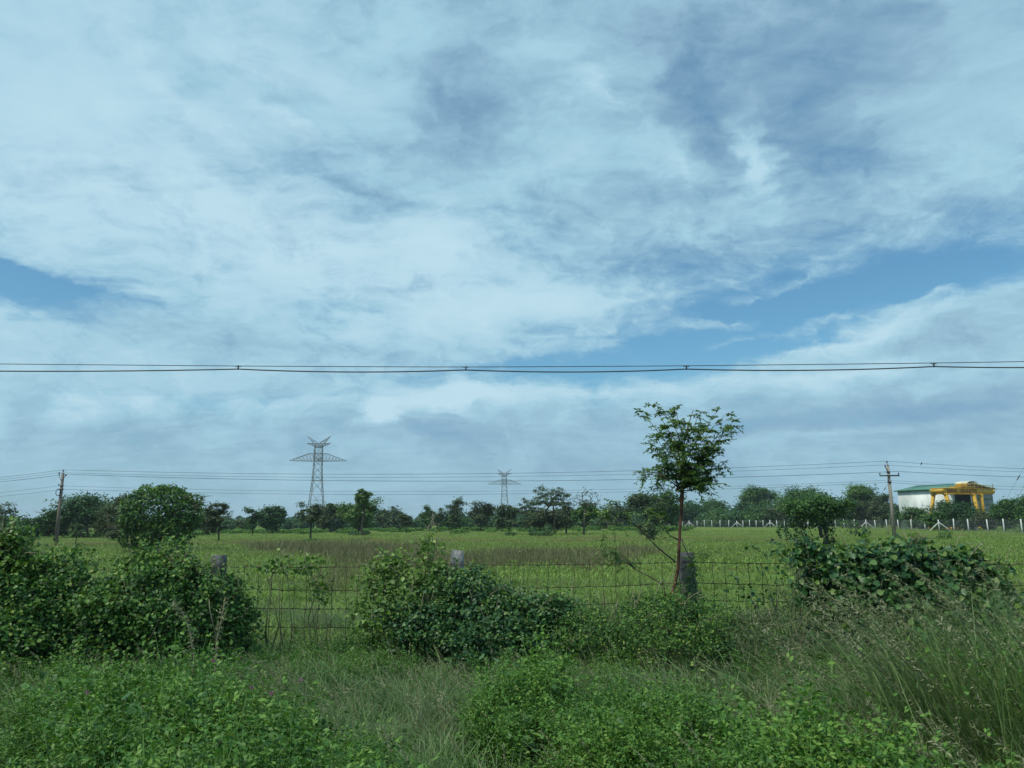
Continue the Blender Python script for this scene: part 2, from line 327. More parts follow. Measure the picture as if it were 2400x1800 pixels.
M['tank'] = solid('tank_plastic', (.60, .60, .58), (.72, .71, .68), 1, .5, .4)
M['bird'] = solid('bird_feather', (.012, .012, .015), (.025, .025, .03), 20, .7)
M['flower'] = solid('pink_flower', (.30, .10, .22), (.38, .14, .28), 20, .7)

FURROWS = ((58, .03, 0, .7), (70, -.02, 1, 1.0), (83, .015, 2.2, 1.3), (97, -.02, 3.5, 1.8))
def ground_mat():
    x, q = mat('meadow_ground')
    P = q.n('ShaderNodeNewGeometry').outputs['Position']
    s = q.n('ShaderNodeSeparateXYZ'); q.l(P, s.inputs[0]); X, Y, Z = s.outputs
    big = q.noise(q.mapping(P, scl=(.022, .075, 1)), 1.0, 6, .62, .6)
    mid = q.noise(q.mapping(P, (9, 4, 0), (0, 0, R(5)), (.07, .28, 1)), 1.0, 6, .65, .5)
    fine = q.noise(P, 2.2, 6, .7)
    vf = q.noise(P, 14, 4, .7)
    green = q.ramp(q.math('MULTIPLY_ADD', q.math('SUBTRACT', fine, .5), .8, mid), [(.25, (.120, .180, .042)), (.5, (.175, .245, .055)), (.75, (.235, .290, .085))])
    brown = q.ramp(fine, [(.3, (.150, .115, .060)), (.6, (.175, .160, .075)), (.8, (.215, .165, .100))])
    # where the sward is thin: belt 35..75 m in front of the middle and left of the meadow
    belt = q.math('MULTIPLY', q.smooth(Y, 30, 46), q.smooth(Y, 64, 100, 1, 0))
    side = q.smooth(X, 2, 26, 1, .12)
    k = q.math('MULTIPLY', belt, side)
    f = q.math('MULTIPLY_ADD', k, .34, q.math('MULTIPLY_ADD', q.math('SUBTRACT', mid, .5), .9, big))
    f = q.smooth(f, .50, .74)
    f = q.math('MULTIPLY', f, q.smooth(Y, 105, 160, .95, .15))
    col = q.mix(f, green, brown)
    # red soil of two old furrows that cross the meadow
    for (y0, sl_, ph, w) in FURROWS:
        wob = q.math('MULTIPLY', q.math('SINE', q.math('MULTIPLY_ADD', X, .06, ph)), 2.0)
        ln = q.math('ABSOLUTE', q.math('SUBTRACT', q.math('SUBTRACT', Y, q.math('MULTIPLY_ADD', X, sl_, y0)), wob))
        lf = q.math('MULTIPLY', q.smooth(ln, w * .5, w * 1.3, 1, 0), q.smooth(mid, .32, .55))
        col = q.mix(q.math('MULTIPLY', lf, q.smooth(X, 8, 55, .95, .45)), col, (.170, .085, .045))
    col = q.mix(q.smooth(vf, .35, .75, 0, .35), col, (.05, .085, .03))
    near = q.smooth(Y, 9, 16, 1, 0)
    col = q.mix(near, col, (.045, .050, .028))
    p = q.n('ShaderNodeBsdfPrincipled'); q.l(col, p.inputs['Base Color']); p.inputs['Roughness'].default_value = 1; p.inputs['Specular IOR Level'].default_value = .05
    b = q.n('ShaderNodeBump'); b.inputs['Strength'].default_value = .9; b.inputs['Distance'].default_value = .25; q.l(q.math('ADD', fine, vf), b.inputs['Height']); q.l(b.outputs[0], p.inputs['Normal'])
    finish(q, p.outputs[0]); return x
M['ground'] = ground_mat()

# ------------------------------------------------------------------ ground
me = new_mesh('ground', [(-3000, -400, 0), (3000, -400, 0), (3000, 3000, 0), (-3000, 3000, 0)], [(0, 1, 2, 3)], M['ground'])
tag(link('ground', me), kind='structure')

# ------------------------------------------------------------------ transmission towers
def pylon(px, ytop, label, rot=.12):
    yh = pt(px, 1222, 100)  # reference
    # 45 m tall: find the distance at which its top meets the pixel row
    d = ray(px, ytop); D = (45 - H) / (d[2] / d[1]); base = CAM + d * (D / d[1]); base[2] = 0
    root = empty('transmission_tower', base, label, 'pylon', 'lattice towers of the power line beyond the trees')
    c, s = math.cos(rot), math.sin(rot); Rz = np.array([[c, -s, 0], [s, c, 0], [0, 0, 1]])
    lv = [(0, 6.2), (9, 4.95), (17, 3.9), (22.5, 3.2), (26, 2.9), (29.5, 2.75), (32.5, 2.7), (33.8, 2.7), (36.3, 2.65), (39, 2.6), (40.8, 2.6)]
    def w(z): return np.interp(z, [a for a, b in lv], [b for a, b in lv])
    def cn(z, i): h = w(z) ; return Rz @ np.array([(h, h, 0), (-h, h, 0), (-h, -h, 0), (h, -h, 0)][i % 4]) * [.72, .72, 0] + [0, 0, z]
    t = .115
    for k in range(4):
        b = MB()
        for (z0, _), (z1, _) in zip(lv[:-1], lv[1:]): b.bar(cn(z0, k), cn(z1, k), t * 1.35)
        b.obj('leg', M['steel'], root)
    b = MB()
    for (z0, _), (z1, _) in zip(lv[:-1], lv[1:]):
        for k in range(4):
            b.bar(cn(z0, k), cn(z1, k + 1), t * .8); b.bar(cn(z0, k + 1), cn(z1, k), t * .8)
            if z1 in (9, 22.5, 32.5, 36.3, 39, 33.8): b.bar(cn(z1, k), cn(z1, k + 1), t)
            if z0 < 17:
                mm = (cn(z0, k) + cn(z1, k + 1) + cn(z0, k + 1) + cn(z1, k)) / 4
                b.bar((cn(z0, k) + cn(z1, k)) / 2, mm, t * .6); b.bar((cn(z0, k + 1) + cn(z1, k + 1)) / 2, mm, t * .6)
    b.obj('lattice_bracing', M['steel'], root)
    def arm(z0, z1, L, flatL, tip, name, n=7):
        b = MB()
        for sx in (1, -1):
            for sy in (1, -1):
                lo = lambda u: Rz @ np.array([sx * u, sy * 1.9 * (1 - u / L) + 0, 0]) + [0, 0, z0 + (tip if True else 0) * u / L]
                def hi(u):
                    zt = z1 if u < flatL else z1 + (z0 + tip - z1) * (u - flatL) / (L - flatL)
                    return Rz @ np.array([sx * u, sy * 1.9 * (1 - u / L), 0]) + [0, 0, zt]
                us = np.linspace(0, L, n + 1)
                for a, c_ in zip(us[:-1], us[1:]):
                    b.bar(lo(a), lo(c_), t * 1.25); b.bar(hi(a), hi(c_), t * 1.25); b.bar(lo(a), hi(c_), t * .7); b.bar(hi(a), lo(c_), t * .55)
        b.obj(name, M['steel'], root)
    arm(32.2, 35.9, 13.9, 4.6, 0.2, 'crossarm', 9)
    arm(40.9, 39.0, 5.9, 0.1, 0.2, 'crossarm', 5)
    for sx in (1, -1):
        b = MB(); base_ = Rz @ np.array([sx * .4, 0, 0]) + [0, 0, 41.2]; tip = Rz @ np.array([sx * 5.9, 0, 0]) + [0, 0, 44.9]; b2 = Rz @ np.array([sx * 2.3, 0, 0]) + [0, 0, 40.8]
        for yy in (-.8, .8):
            o = Rz @ np.array([0, yy, 0]); b.bar(base_ + o, tip, t * 1.1); b.bar(b2 + o, tip, t * 1.1)
            for q1, q2 in ((.2, .3), (.35, .45), (.5, .6), (.65, .75), (.8, .88)): b.bar(base_ + o + (tip - base_ - o) * q1, b2 + o + (tip - b2 - o) * q2, t * .6)
        b.obj('earth_wire_peak', M['steel'], root)
    return root
pylon(748, 1021, 'larger grey lattice pylon rising behind the spreading tree')
pylon(1182, 1099, 'smaller paler lattice pylon farther off beyond the tree row')
pylon(927, 1203, 'tiny lattice pylon top far away between the round dark tree and spreading tree') if False else None

# ------------------------------------------------------------------ distribution poles and wires
def sag(a, b, s, n=24):
    q = np.linspace(0, 1, n + 1)[:, None]; a = np.asarray(a); b = np.asarray(b)
    P = a + (b - a) * q; P[:, 2] -= 4 * s * (q * (1 - q))[:, 0]; return P
def insulator(root, p, r=.1, h=.26):
    b = MB()
    for z, rr in ((0, .35), (.2, .5), (.24, 1), (.5, .85), (.54, .6), (.62, .9), (.85, .7), (1, .35)): pass
    prof = [(0, .3), (.25, .35), (.3, 1), (.5, .8), (.55, .5), (.62, .95), (.85, .7), (1, .3)]
    for (z0, r0), (z1, r1) in zip(prof[:-1], prof[1:]): b.bar(p + np.array([0, 0, z0 * h]), p + np.array([0, 0, z1 * h]), r * r0, r * r1, 7)
    return b.obj('insulator', M['ceramic'], root)
DL, DR = 86.0, 86.0
LB = gnd(131, 1272); LB = np.array([pt(131, 1272, DL)[0], DL, 0]); RB = np.array([pt(2097, 1258, DR)[0], DR, 0])
def local(p, root): return np.asarray(p) - np.array(root.location)
# left pole
lp = empty('power_pole', LB, 'brownish concrete power pole with V shaped insulator brackets and a cable coil', 'utility pole', 'power poles across the meadow')
ht = 7.9; b = MB()
for z0, z1, w0, w1 in ((-.3, ht, .225, .145),):
    b.bar((0, 0, z0), (0, 0, z1), w0, w1, 4, flat=1)
b.obj('pole_shaft', M['pole_conc2'], lp)
b = MB(); b.bar((0, 0, ht), (0, 0, ht + .18), .03); o = b.obj('top_pin', M['iron'], lp); insulator(lp, np.array([0, 0, ht + .12]))
brk_l = []
for sx, zz_, ln in ((-1, 7.85, .38), (1, 7.65, .42)):
    b = MB(); b.path([(0, -.12, 7.1), (sx * .16, -.12, 7.14), (sx * ln * .85, -.12, 7.14 + .45), (sx * ln, -.12, zz_ - .12)], .035, 4); b.obj('bracket', M['iron'], lp)
    insulator(lp, np.array([sx * ln, -.12, zz_ - .12])); brk_l.append(np.array([sx * ln, -.12, zz_ + .12]))
for zc, sx in ((6.45, -1), (6.05, 1)):
    b = MB(); b.bar((-.22 * (sx < 0) - .1, -.13, zc), (.1 + .2 * (sx > 0), -.13, zc), .045); b.box((0, 0, zc), (.19, .17, .05)); b.obj('clamp', M['iron'], lp)
b = MB(); an = np.linspace(0, 2 * math.pi, 19); b.path(np.stack([-.22 + .27 * np.cos(an), -.17 + 0 * an, 5.7 + .40 * np.sin(an)], 1), .035, 5); b.path(np.stack([-.22 + .25 * np.cos(an), -.24 + 0 * an, 5.68 + .37 * np.sin(an)], 1), .03, 5)
b.obj('cable_coil', M['iron'], lp)
insulator(lp, np.array([-.28, -.13, 6.5]), .08, .2)
# right pole
rp = empty('power_pole', RB, 'pale concrete power pole with a straight dark cross arm, left of the white shed', 'utility pole', 'power poles across the meadow')
ht2 = 8.25; b = MB(); b.bar((0, 0, -.3), (0, 0, ht2), .245, .155, 4); b.obj('pole_shaft', M['pole_conc'], rp)
b = MB(); b.bar((0, 0, ht2), (0, 0, ht2 + .2), .03); b.obj('top_pin', M['iron'], rp); insulator(rp, np.array([-.06, 0, ht2 + .2]))
b = MB(); b.box((0, -.2, 7.02), (1.14, .05, .075)); b.obj('cross_arm', M['iron'], rp)
insulator(rp, np.array([-1.1, -.2, 7.1])); insulator(rp, np.array([1.05, -.2, 7.1]))
b = MB(); b.path([(0, -.17, 7.5), (-.2, -.17, 7.55), (-.38, -.17, 8.0)], .04, 4); b.box((0, 0, 7.45), (.18, .2, .05)); b.obj('bracket', M['iron'], rp); insulator(rp, np.array([-.38, -.17, 8.0]))
b = MB(); b.bar((-.28, -.2, 6.3), (.15, -.2, 6.3), .05); b.box((0, 0, 6.3), (.17, .17, .06)); b.obj('clamp', M['iron'], rp); insulator(rp, np.array([-.2, -.2, 6.45]), .08, .22)
for q_, base_, tgt, nm in ((rp, RB, (-3.6, 2.5, 0), 'stay'), (lp, LB, (2.2, 3.5, 0), 'stay')):
    b = MB(); a0 = np.array([0, 0, 6.3 if q_ is rp else 6.0]); b.bar(a0, tgt, .014, k=3); b.bar(a0 + (np.array(tgt) - a0) * .10, a0 + (np.array(tgt) - a0) * .14, .05, k=5); b.obj('stay_wire', M['wire'], q_)
LFAR = LB + np.array([-62, 6, 0]); RFAR = RB + np.array([58, 6, 0])
WR = .017
def wire(pts_, label, r=WR):
    P = [np.asarray(p) for p in pts_]; allp = []
    sg = [1.5, .95, .8]
    for i in range(len(P) - 1):
        q = sag(P[i], P[i + 1], sg[i]); allp.append(q if i == 0 else q[1:])
    b = MB(); b.path(np.vstack(allp), r, 4); o = b.obj('overhead_wire', M['wire']); tag(o, label, 'wire', 'wires strung between the power poles')
z = np.array
wire([LFAR + [0, 0, 7.2], LB + [0, 0, ht + .4], RB + [-.06, 0, ht2 + .46], RFAR + [0, 0, 8.0]], 'topmost thin wire running over the tips of both power poles')
wire([LFAR + [0, -1, 6.8], LB + brk_l[0], RB + [-.38, -.17, 8.26], RFAR + [0, -1, 7.7]], 'thin wire from the left V bracket to the short curved bracket', .015)
wire([LFAR + [0, -2, 6.6], LB + brk_l[1], RB + [1.05, -.2, 7.5], RFAR + [0, -2, 7.3]], 'thicker wire from the right V bracket to the cross arm', .022)
wire([LFAR + [0, 0, 5.6], LB + [-.28, -.13, 6.45], RB + [-.2, -.2, 6.5], RFAR + [0, 0, 6.0]], 'upper of the faint wires hung below the pole brackets', .012)
wire([LFAR + [0, 0, 5.2], LB + [.25, -.13, 6.05], RB + [-.28, -.2, 6.25], RFAR + [0, 0, 5.4]], 'lowest wire, slung between the clamps of both poles', .015)
# bird on the wire
bp = pt(2160, 1088, 86.6); b = MB()
prof = [((-.10, 0, -.12), .012), ((-.06, 0, -.02), .035), ((-.01, 0, .06), .058), ((.03, 0, .14), .050), ((.045, 0, .19), .030), ((.05, 0, .215), .038), ((.065, 0, .245), .032), ((.095, 0, .245), .010), ((.125, 0, .24), .003)]
b.path([p for p, r in prof], [r for p, r in prof], 8); b.path([(-.02, .045, .10), (-.06, .05, 0), (-.11, .03, -.1)], [.02, .03, .006], 5); b.path([(-.02, -.045, .10), (-.06, -.05, 0), (-.11, -.03, -.1)], [.02, .03, .006], 5)
o = b.obj('bird', M['bird'], None, smooth=True); o.location = Vector(bp.tolist()); tag(o, 'small black bird perched on a wire above the white shed', 'bird')
# third pole of the same line, just outside the frame: only its stay wires show
for k, (x0, y0, x1, y1) in enumerate([(2402, 1092, 2345, 1195), (2420, 1105, 2372, 1190)]):
    a0 = pt(x0, y0, 80); a1 = pt(x1, y1, 80); dd = (a1 - a0); a1 = a0 + dd * (a0[2] / -dd[2]); b = MB(); b.bar(a0 - dd * .3, a1, .013, k=3); c0 = a0 + dd * (.22 if k == 0 else .32); b.bar(c0, c0 + dd * .10, .07, .05, 6)
    tag(b.obj('stay_wire', M['wire']), ['slanting stay wire with insulator, inner of two by the right edge', 'slanting stay wire with insulator, outermost at the right edge'][k], 'stay wire', 'stay wires at the right edge')

# near overhead cable: straight carrier and a slack cable tied to it at spacers
CD = 12.0
ks = [(-560, 850), (0, 853), (558, 858), (1092, 860.5), (1609, 857.5), (2189, 851), (2400, 847.5), (2900, 838)]
root = empty('overhead_cable', pt(1200, 857, CD), 'twin black cable with small clamps strung across the sky close by', 'cable')
org = np.array(root.location)
cp = np.array([pt(x, y, CD) for x, y in ks]); xs = np.linspace(cp[0, 0], cp[-1, 0], 60)
b = MB(); P = np.stack([xs, np.full(60, CD), np.interp(xs, cp[:, 0], cp[:, 2])], 1); 
for _ in range(6): P[1:-1, 2] = (P[:-2, 2] + P[1:-1, 2] * 2 + P[2:, 2]) / 4
b.path(P - org, .0065, 5); b.obj('carrier_wire', M['wire'], root)
clx = [558, 1092, 1609, 2189]; C4 = [pt(x, y + 9, CD) for x, y in ((20, 857), (558, 856), (1092, 858), (1609, 856), (2189, 850), (2760, 842))]
C4[0] = pt(-10, 861, CD)
C4 = [pt(-560, 858, CD)] + C4[1:]
allp = []
for i in range(len(C4) - 1):
    q = sag(C4[i], C4[i + 1], .042 if i else .06, 14); allp.append(q if i == 0 else q[1:])
b = MB(); b.path(np.vstack(allp) - org, .0105, 6); b.obj('slack_cable', M['wire'], root)
for i in range(1, 5):
    b = MB(); c = C4[i] - org; b.bar(c + [0, 0, -.012], c + [0, 0, .065], .012, k=6); b.bar(c + [-.05, 0, .045], c + [.05, 0, .045], .007, k=4); b.obj('cable_clamp', M['iron'], root)

# ------------------------------------------------------------------ shed, crane, tank
uu = np.array([.93, .3676, 0]); vv = np.array([-.3676, .93, 0]); FL = np.array([90.5, 155, 0]); Rs = np.stack([uu, vv, [0, 0, 1]], 1)
shed = empty('shed', FL, 'tall white shed with green sheet roof behind the yellow crane', 'shed')
shed.rotation_euler = (0, 0, math.atan2(uu[1], uu[0])); Wd, Ln, EH, RH = 12.9, 12.6, 8.3, 9.45
def quadbox(mb, a, b_, c, d, th, n):     # a slab on four corners, thickness along n
    A = [np.asarray(p, float) for p in (a, b_, c, d)]; n = np.asarray(n, float) * th
    V = A + [p + n for p in A]; mb.add(V, [(0, 1, 2), (0, 2, 3), (4, 6, 5), (4, 7, 6), (0, 4, 5), (0, 5, 1), (1, 5, 6), (1, 6, 2), (2, 6, 7), (2, 7, 3), (3, 7, 4), (3, 4, 0)])
b = MB(); b.box((.05, Ln / 2, EH / 2), (.05, Ln / 2, EH / 2)); 
for i in range(26): b.box((-.015, .25 + i * .485, EH / 2), (.02, .03, EH / 2 - .05))
b.obj('side_wall', M['white_wall'], shed)
b = MB(); b.box((Wd - .05, Ln / 2, EH / 2), (.05, Ln / 2, EH / 2)); b.obj('side_wall', M['grey_sheet'], shed)
b = MB(); b.box((Wd / 2, Ln - .05, EH / 2), (Wd / 2 - .1, .05, EH / 2)); b.obj('rear_wall', M['dark_in'], shed)
b = MB(); b.box((.55, .05, EH / 2), (.45, .05, EH / 2)); b.obj('front_wall', M['white_wall'], shed)
b = MB()
for i in range(7): b.box((9.85, .06 + .03 * (i % 2), .6 + i * 1.18), (2.95, .05, .575))
b.obj('front_sheeting', M['grey_sheet'], shed)
b = MB(); b.box((5.2, .1, 7.9), (2.4 + 1.75, .06, .35)); b.obj('lintel', M['dark_in'], shed)
for x in (1.6, 6.7, 7.4): b = MB(); b.box((x, .3, EH / 2), (.09, .09, EH / 2)); b.obj('door_post', M['white_wall'], shed)
mx = Wd / 2; b = MB(); quadbox(b, (-.45, -.8, EH - .1), (mx, -.8, RH), (mx, Ln + .5, RH), (-.45, Ln + .5, EH - .1), .07, (0, 0, 1))
for i in range(24):
    y = -.7 + i * .58; b.bar((-.45, y, EH - .0), (mx, y, RH + .1), .035, k=4)
b.obj('roof_slope', M['green_roof'], shed)
b = MB(); quadbox(b, (mx, -.8, RH), (Wd + .45, -.8, EH - .1), (Wd + .45, Ln + .5, EH - .1), (mx, Ln + .5, RH), .07, (0, 0, 1)); b.obj('roof_slope', M['green_roof'], shed)
b = MB(); b.box((-.5, Ln / 2 - .15, EH - .12), (.09, Ln / 2 + .65, .1)); b.obj('gutter', M['dark_eave'], shed)
b = MB(); V = [(0.1, -.02, EH), (mx, -.02, RH - .05), (Wd - .1, -.02, EH), (0.1, -.1, EH), (mx, -.1, RH - .05), (Wd - .1, -.1, EH)]; b.add(V, [(0, 1, 2), (3, 5, 4), (0, 2, 5), (0, 5, 3), (0, 3, 4), (0, 4, 1), (1, 4, 5), (1, 5, 2)]); b.obj('gable', M['brown_vent'], shed)
b = MB(); an = np.linspace(0, math.pi, 13); P0 = np.stack([mx - .5 + 1.7 * np.cos(an), 0 * an - .95, RH - .3 + .72 * np.sin(an) ** .8], 1); k = len(an)
P1 = P0 + [0, Ln * .22, 0]; P2 = P0.copy(); P2[:, [0, 2]] = (P0[:, [0, 2]] - [mx - .5, RH - .3]) * .84 + [mx - .5, RH - .3]; V = np.vstack([P0, P1, P2, P2 + [0, Ln * .22, 0]]); F = []
for i in range(k - 1): F += [(i, i + 1, k + i + 1), (i, k + i + 1, k + i), (2 * k + i, k * 3 + i, k * 3 + i + 1), (2 * k + i, k * 3 + i + 1, 2 * k + i + 1), (i, 2 * k + i, 2 * k + i + 1), (i, 2 * k + i + 1, i + 1)]
b.add(V, F); b.obj('ridge_vent', M['cream'], shed)
b = MB(); b.add(np.vstack([P2 + [0, .1, 0], [[mx - .5, -.85, RH - .3]]]), [(i, i + 1, k) for i in range(k - 1)] ); b.add(np.vstack([P2 + [0, .25, 0], [[mx - .5, -.7, RH - .3]]]), [(i + 1, i, k) for i in range(k - 1)]); b.obj('vent_louvre', M['brown_vent'], shed)
for (x0, x1, z0, z1) in ((-.4, mx, EH - .15, RH), (mx, Wd + .4, RH, EH - .15)):
    b = MB(); b.bar((x0, -.86, z0 + .02), (x1, -.86, z1 + .02), .11, k=4); b.obj('barge_board', M['cream'], shed)

cr = empty('gantry_crane', (84, 146, 0), 'yellow gantry crane with red brown lettering on its girder beside the shed', 'crane')
cr.rotation_euler = (0, 0, math.atan2(uu[1], uu[0])); GL = 14.1; gt, gb = 7.95, 6.95; GA = 2.3
for j, y in enumerate((0, GA)):
    b = MB(); b.box((GL / 2, y, (gt + gb) / 2), (GL / 2, .22, (gt - gb) / 2)); b.box((GL / 2, y, gt + .03), (GL / 2 + .05, .32, .04)); b.box((GL / 2, y, gb - .03), (GL / 2 + .02, .30, .04)); b.bar((0, y, gt + .12), (GL, y, gt + .12), .05)
    b.obj('girder', M['yellow'], cr)
for x in (.0, GL): b = MB(); b.box((x, GA / 2, 7.5), (.28, GA / 2 + .3, .33)); b.obj('end_beam', M['yellow'], cr)
for (xt, yt, xb, yb) in ((.35, -.1, .15, -1.6), (.35, GA + .1, .15, GA + 1.6), (8.8, -.1, 8.5, -1.6), (8.8, GA + .1, 9.2, GA + 1.6), ):
    pass
for (xt, yt, xb, yb, w0, w1) in ((.5, -.15, .9, -1.5, .42, .26), (.5, GA + .15, .1, GA + 1.5, .42, .26), (8.2, -.15, 8.1, -1.5, .42, .26), (10.4, -.1, 12.0, GA - 1.5, .50, .30)):
    b = MB(); b.bar((xt, yt, gb - .02), (xb, yb, .2), w0, w1, 4); b.box((xt, yt, gb - .12), (.45, .35, .12)); b.obj('leg', M['yellow'], cr)
b = MB(); b.box((.5, GA / 2, .25), (.3, 3.1, .22)); b.obj('bogie_beam', M['yellow'], cr)
b = MB(); b.box((9.9, GA / 2 - .6, .25), (2.6, .3, .22)); b.obj('bogie_beam', M['yellow'], cr)
b = MB()
for i in range(11): x = 3.2 + i * 1.08; b.bar((x, -.3, gt), (x, -.3, gt + .75), .035)
for zz_ in (.4, .75): b.bar((3.2, -.3, gt + zz_), (14.0, -.3, gt + zz_), .03)
b.obj('walkway_rail', M['yellow'], cr)
b = MB(); b.box((7, GA / 2, gt + .3), (1.9, 1.4, .16)); b.box((6.4, GA / 2, gt + .75), (.5, .5, .32)); b.bar((7.6, GA / 2 - .6, gt + .75), (7.6, GA / 2 + .7, gt + .75), .33, k=10)
for x in (5.2, 6.2, 7.2, 8.2, 8.8): b.bar((x, -.25, gt + .4), (x, -.25, gt + 1.0), .04)
b.bar((5.2, -.25, gt + 1.0), (8.8, -.25, gt + 1.0), .04); b.obj('trolley', M['yellow'], cr)
b = MB(); b.bar((7, GA / 2, gt), (7, GA / 2, 5.6), .03); b.box((7, GA / 2, 5.4), (.18, .12, .22)); b.obj('hook_block', M['iron'], cr)
b = MB(); b.bar((13.95, -.25, gt), (14.0, -.25, gt + 1.0), .05); b.box((14.2, -.2, gt + .1), (.35, .05, .05)); b.obj('buffer_post', M['iron'], cr)
fc = bpy.data.curves.new('lettering', 'FONT'); fc.body = 'SHIVA  GRANITES'; fc.size = 1.0; fc.extrude = .02; fc.align_x = 'LEFT'; fc.align_y = 'CENTER'; fc.offset = .018; fc.space_character = 1.02
to = bpy.data.objects.new('lettering_tmp', fc); C.objects.link(to); dg = bpy.context.evaluated_depsgraph_get(); tm = bpy.data.meshes.new_from_object(to.evaluated_get(dg)); bpy.data.objects.remove(to)
tm.materials.clear(); tm.materials.append(M['letter']); vv_ = np.empty(len(tm.vertices) * 3, np.float32); tm.vertices.foreach_get('co', vv_); vv_ = vv_.reshape(-1, 3)
vv_[:, 0] = (vv_[:, 0] - vv_[:, 0].min()) / np.ptp(vv_[:, 0]) * 8.3; vv_[:, 1] = (vv_[:, 1] - vv_[:, 1].min()) / np.ptp(vv_[:, 1]) * .76
out = np.stack([vv_[:, 0] + .95, -vv_[:, 2] - .25, vv_[:, 1] + gb + .12], 1); tm.vertices.foreach_set('co', out.astype(np.float32).ravel()); tm.update(); link('lettering', tm, cr)
tk = pt(2282, 1233, 140); b = MB(); prof = [(0, .62), (.15, .66), (.4, .62), (.55, .66), (.8, .62), (.95, .66), (1.1, .55), (1.2, .3), (1.3, .3)]
for (z0, r0), (z1, r1) in zip(prof[:-1], prof[1:]): b.bar((0, 0, z0), (0, 0, z1), r0, r1, 14)
o = b.obj('water_tank', M['tank']); o.location = (tk[0], 140, .0); tag(o, 'small white plastic tank on the ground behind the far fence', 'tank')

# ------------------------------------------------------------------ far fence: white concrete posts, stays, chain link
fb = [(1380, 330), (1458, 290), (1606, 228), (1700, 206), (1943, 190), (2034, 160), (2181, 128), (2370, 103), (2480, 92)]
def fdist(px): return float(np.interp(px, [a for a, _ in fb], [d for _, d in fb]))
def fpos(px):
    D = fdist(px); return np.array([(px - 1200) / FP * D, D, 0])
posts = [1400, 1416, 1431, 1445, 1460, 1476, 1493, 1510, 1527, 1543, 1560, 1575, 1590, 1606, 1624, 1641, 1658, 1677, 1697, 1716, 1730, 1745, 1760, 1776, 1792, 1808, 1825, 1843, 1861, 1879, 1900, 1919, 1942, 1962, 1986, 2013, 2034, 2060, 2087, 2116.5, 2148, 2180.5, 2214, 2247.5, 2292, 2329, 2370, 2408, 2452]
stays = {1460, 1606, 1716, 1792, 1879, 2013, 2180.5, 2408}
ff = empty('chain_link_fence', fpos(1943), 'chain link fence on slender white concrete posts along the far wood', 'fence'); fo = np.array(ff.location)
pm = MB(); pm.bar((0, 0, -.2), (0, 0, 1.98), .092, .085, 4); pm.bar((0, 0, 1.98), (0, 0, 2.0), .085, .06, 4); pme = pm.mesh('post', M['white_post'])
for p in posts:
    o = link('post', pme, ff, fpos(p) - fo); o.rotation_euler = (R(random.Random(int(p)).uniform(-1.5, 1.5)), R(random.Random(int(p) + 7).uniform(-1.5, 1.5)), R(20)); o.scale = (1, 1, random.Random(int(p)).uniform(.96, 1.06))
for p in stays:
    c = fpos(p); t = np.array([.93, -.37, 0])
    for s in (-1, 1):
        b = MB(); b.bar(c + [0, 0, 1.52], c + t * s * 1.7 + [0, -.15, -.05], .085, .085, 4); b.obj('brace', M['white_post'], ff, fo)
        b2 = None
for o in ff.children:
    if o.name.startswith('brace'): pass
b = MB(); hz = [.12, .45, .8, 1.15, 1.5, 1.86]
for a, c in zip(posts[:-1], posts[1:]):
    A, B = fpos(a), fpos(c)
    for h_ in (.1, 1.05, 1.88): b.bar(A + [0, 0, h_], B + [0, 0, h_], .012, k=3, cap=False)
    n = max(4, int(np.linalg.norm(B - A) / .42)); 
    for i in range(n):
        q0 = A + (B - A) * i / n; q1 = A + (B - A) * min(1, (i + 1.9) / n)
        b.bar(q0 + [0, 0, .1], q1 + [0, 0, 1.88], .0075, k=3, cap=False); b.bar(q1 + [0, 0, .1], q0 + [0, 0, 1.88], .0075, k=3, cap=False)
o = b.obj('chain_link_mesh', M['steel'], ff, fo); o['kind'] = 'stuff'

# ------------------------------------------------------------------ trees
def tube_tree(mb, nodes, parent, rad, k=5):
    for i, p in enumerate(parent):
        if p >= 0: mb.bar(nodes[p], nodes[i], rad[p] if rad[p] < rad[i] * 2.0 else rad[i] * 1.2, rad[i], k, cap=False)
def skeleton(r, base, fork, clusters, r0, wig=.12, up=.25, trunk_bend=0.15):
    nodes = [np.array(base, float)]; par = [-1]
    n = 4
    for i in range(1, n + 1):
        q = i / n; p = base + (fork - base) * q + r.normal(size=3) * [trunk_bend, trunk_bend, 0] * (q < 1) * np.linalg.norm(fork - base) * .15
        nodes.append(p); par.append(len(nodes) - 2)
    order = np.argsort(np.linalg.norm(clusters - fork, axis=1)); start = 4; tips = []
    for ci in order:
        c = clusters[ci]; A = np.array(nodes[start:]); d = np.linalg.norm(A - c, axis=1) + .35 * np.maximum(0, A[:, 2] - c[2]) + .10 * np.linalg.norm(A - fork, axis=1)
        j = int(np.argmin(d)) + start; a = nodes[j]; Ld = np.linalg.norm(c - a); s = max(1, min(4, int(Ld / .6)))
        prev = j
        for i in range(1, s + 1):
            q = i / s; p = a + (c - a) * q + np.array([0, 0, up * Ld * q * (1 - q)]) + (r.normal(size=3) * wig * Ld * .3 if i < s else 0)
            nodes.append(p); par.append(prev); prev = len(nodes) - 1
        tips.append(prev)
    w = np.zeros(len(nodes)); 
    for t in tips:
        i = t
        while i >= 0: w[i] += 1; i = par[i]
    rad = r0 * (w / max(w.max(), 1)) ** .60; rad = np.maximum(rad, r0 * .05); rad[0] *= 1.35
    return nodes, par, rad
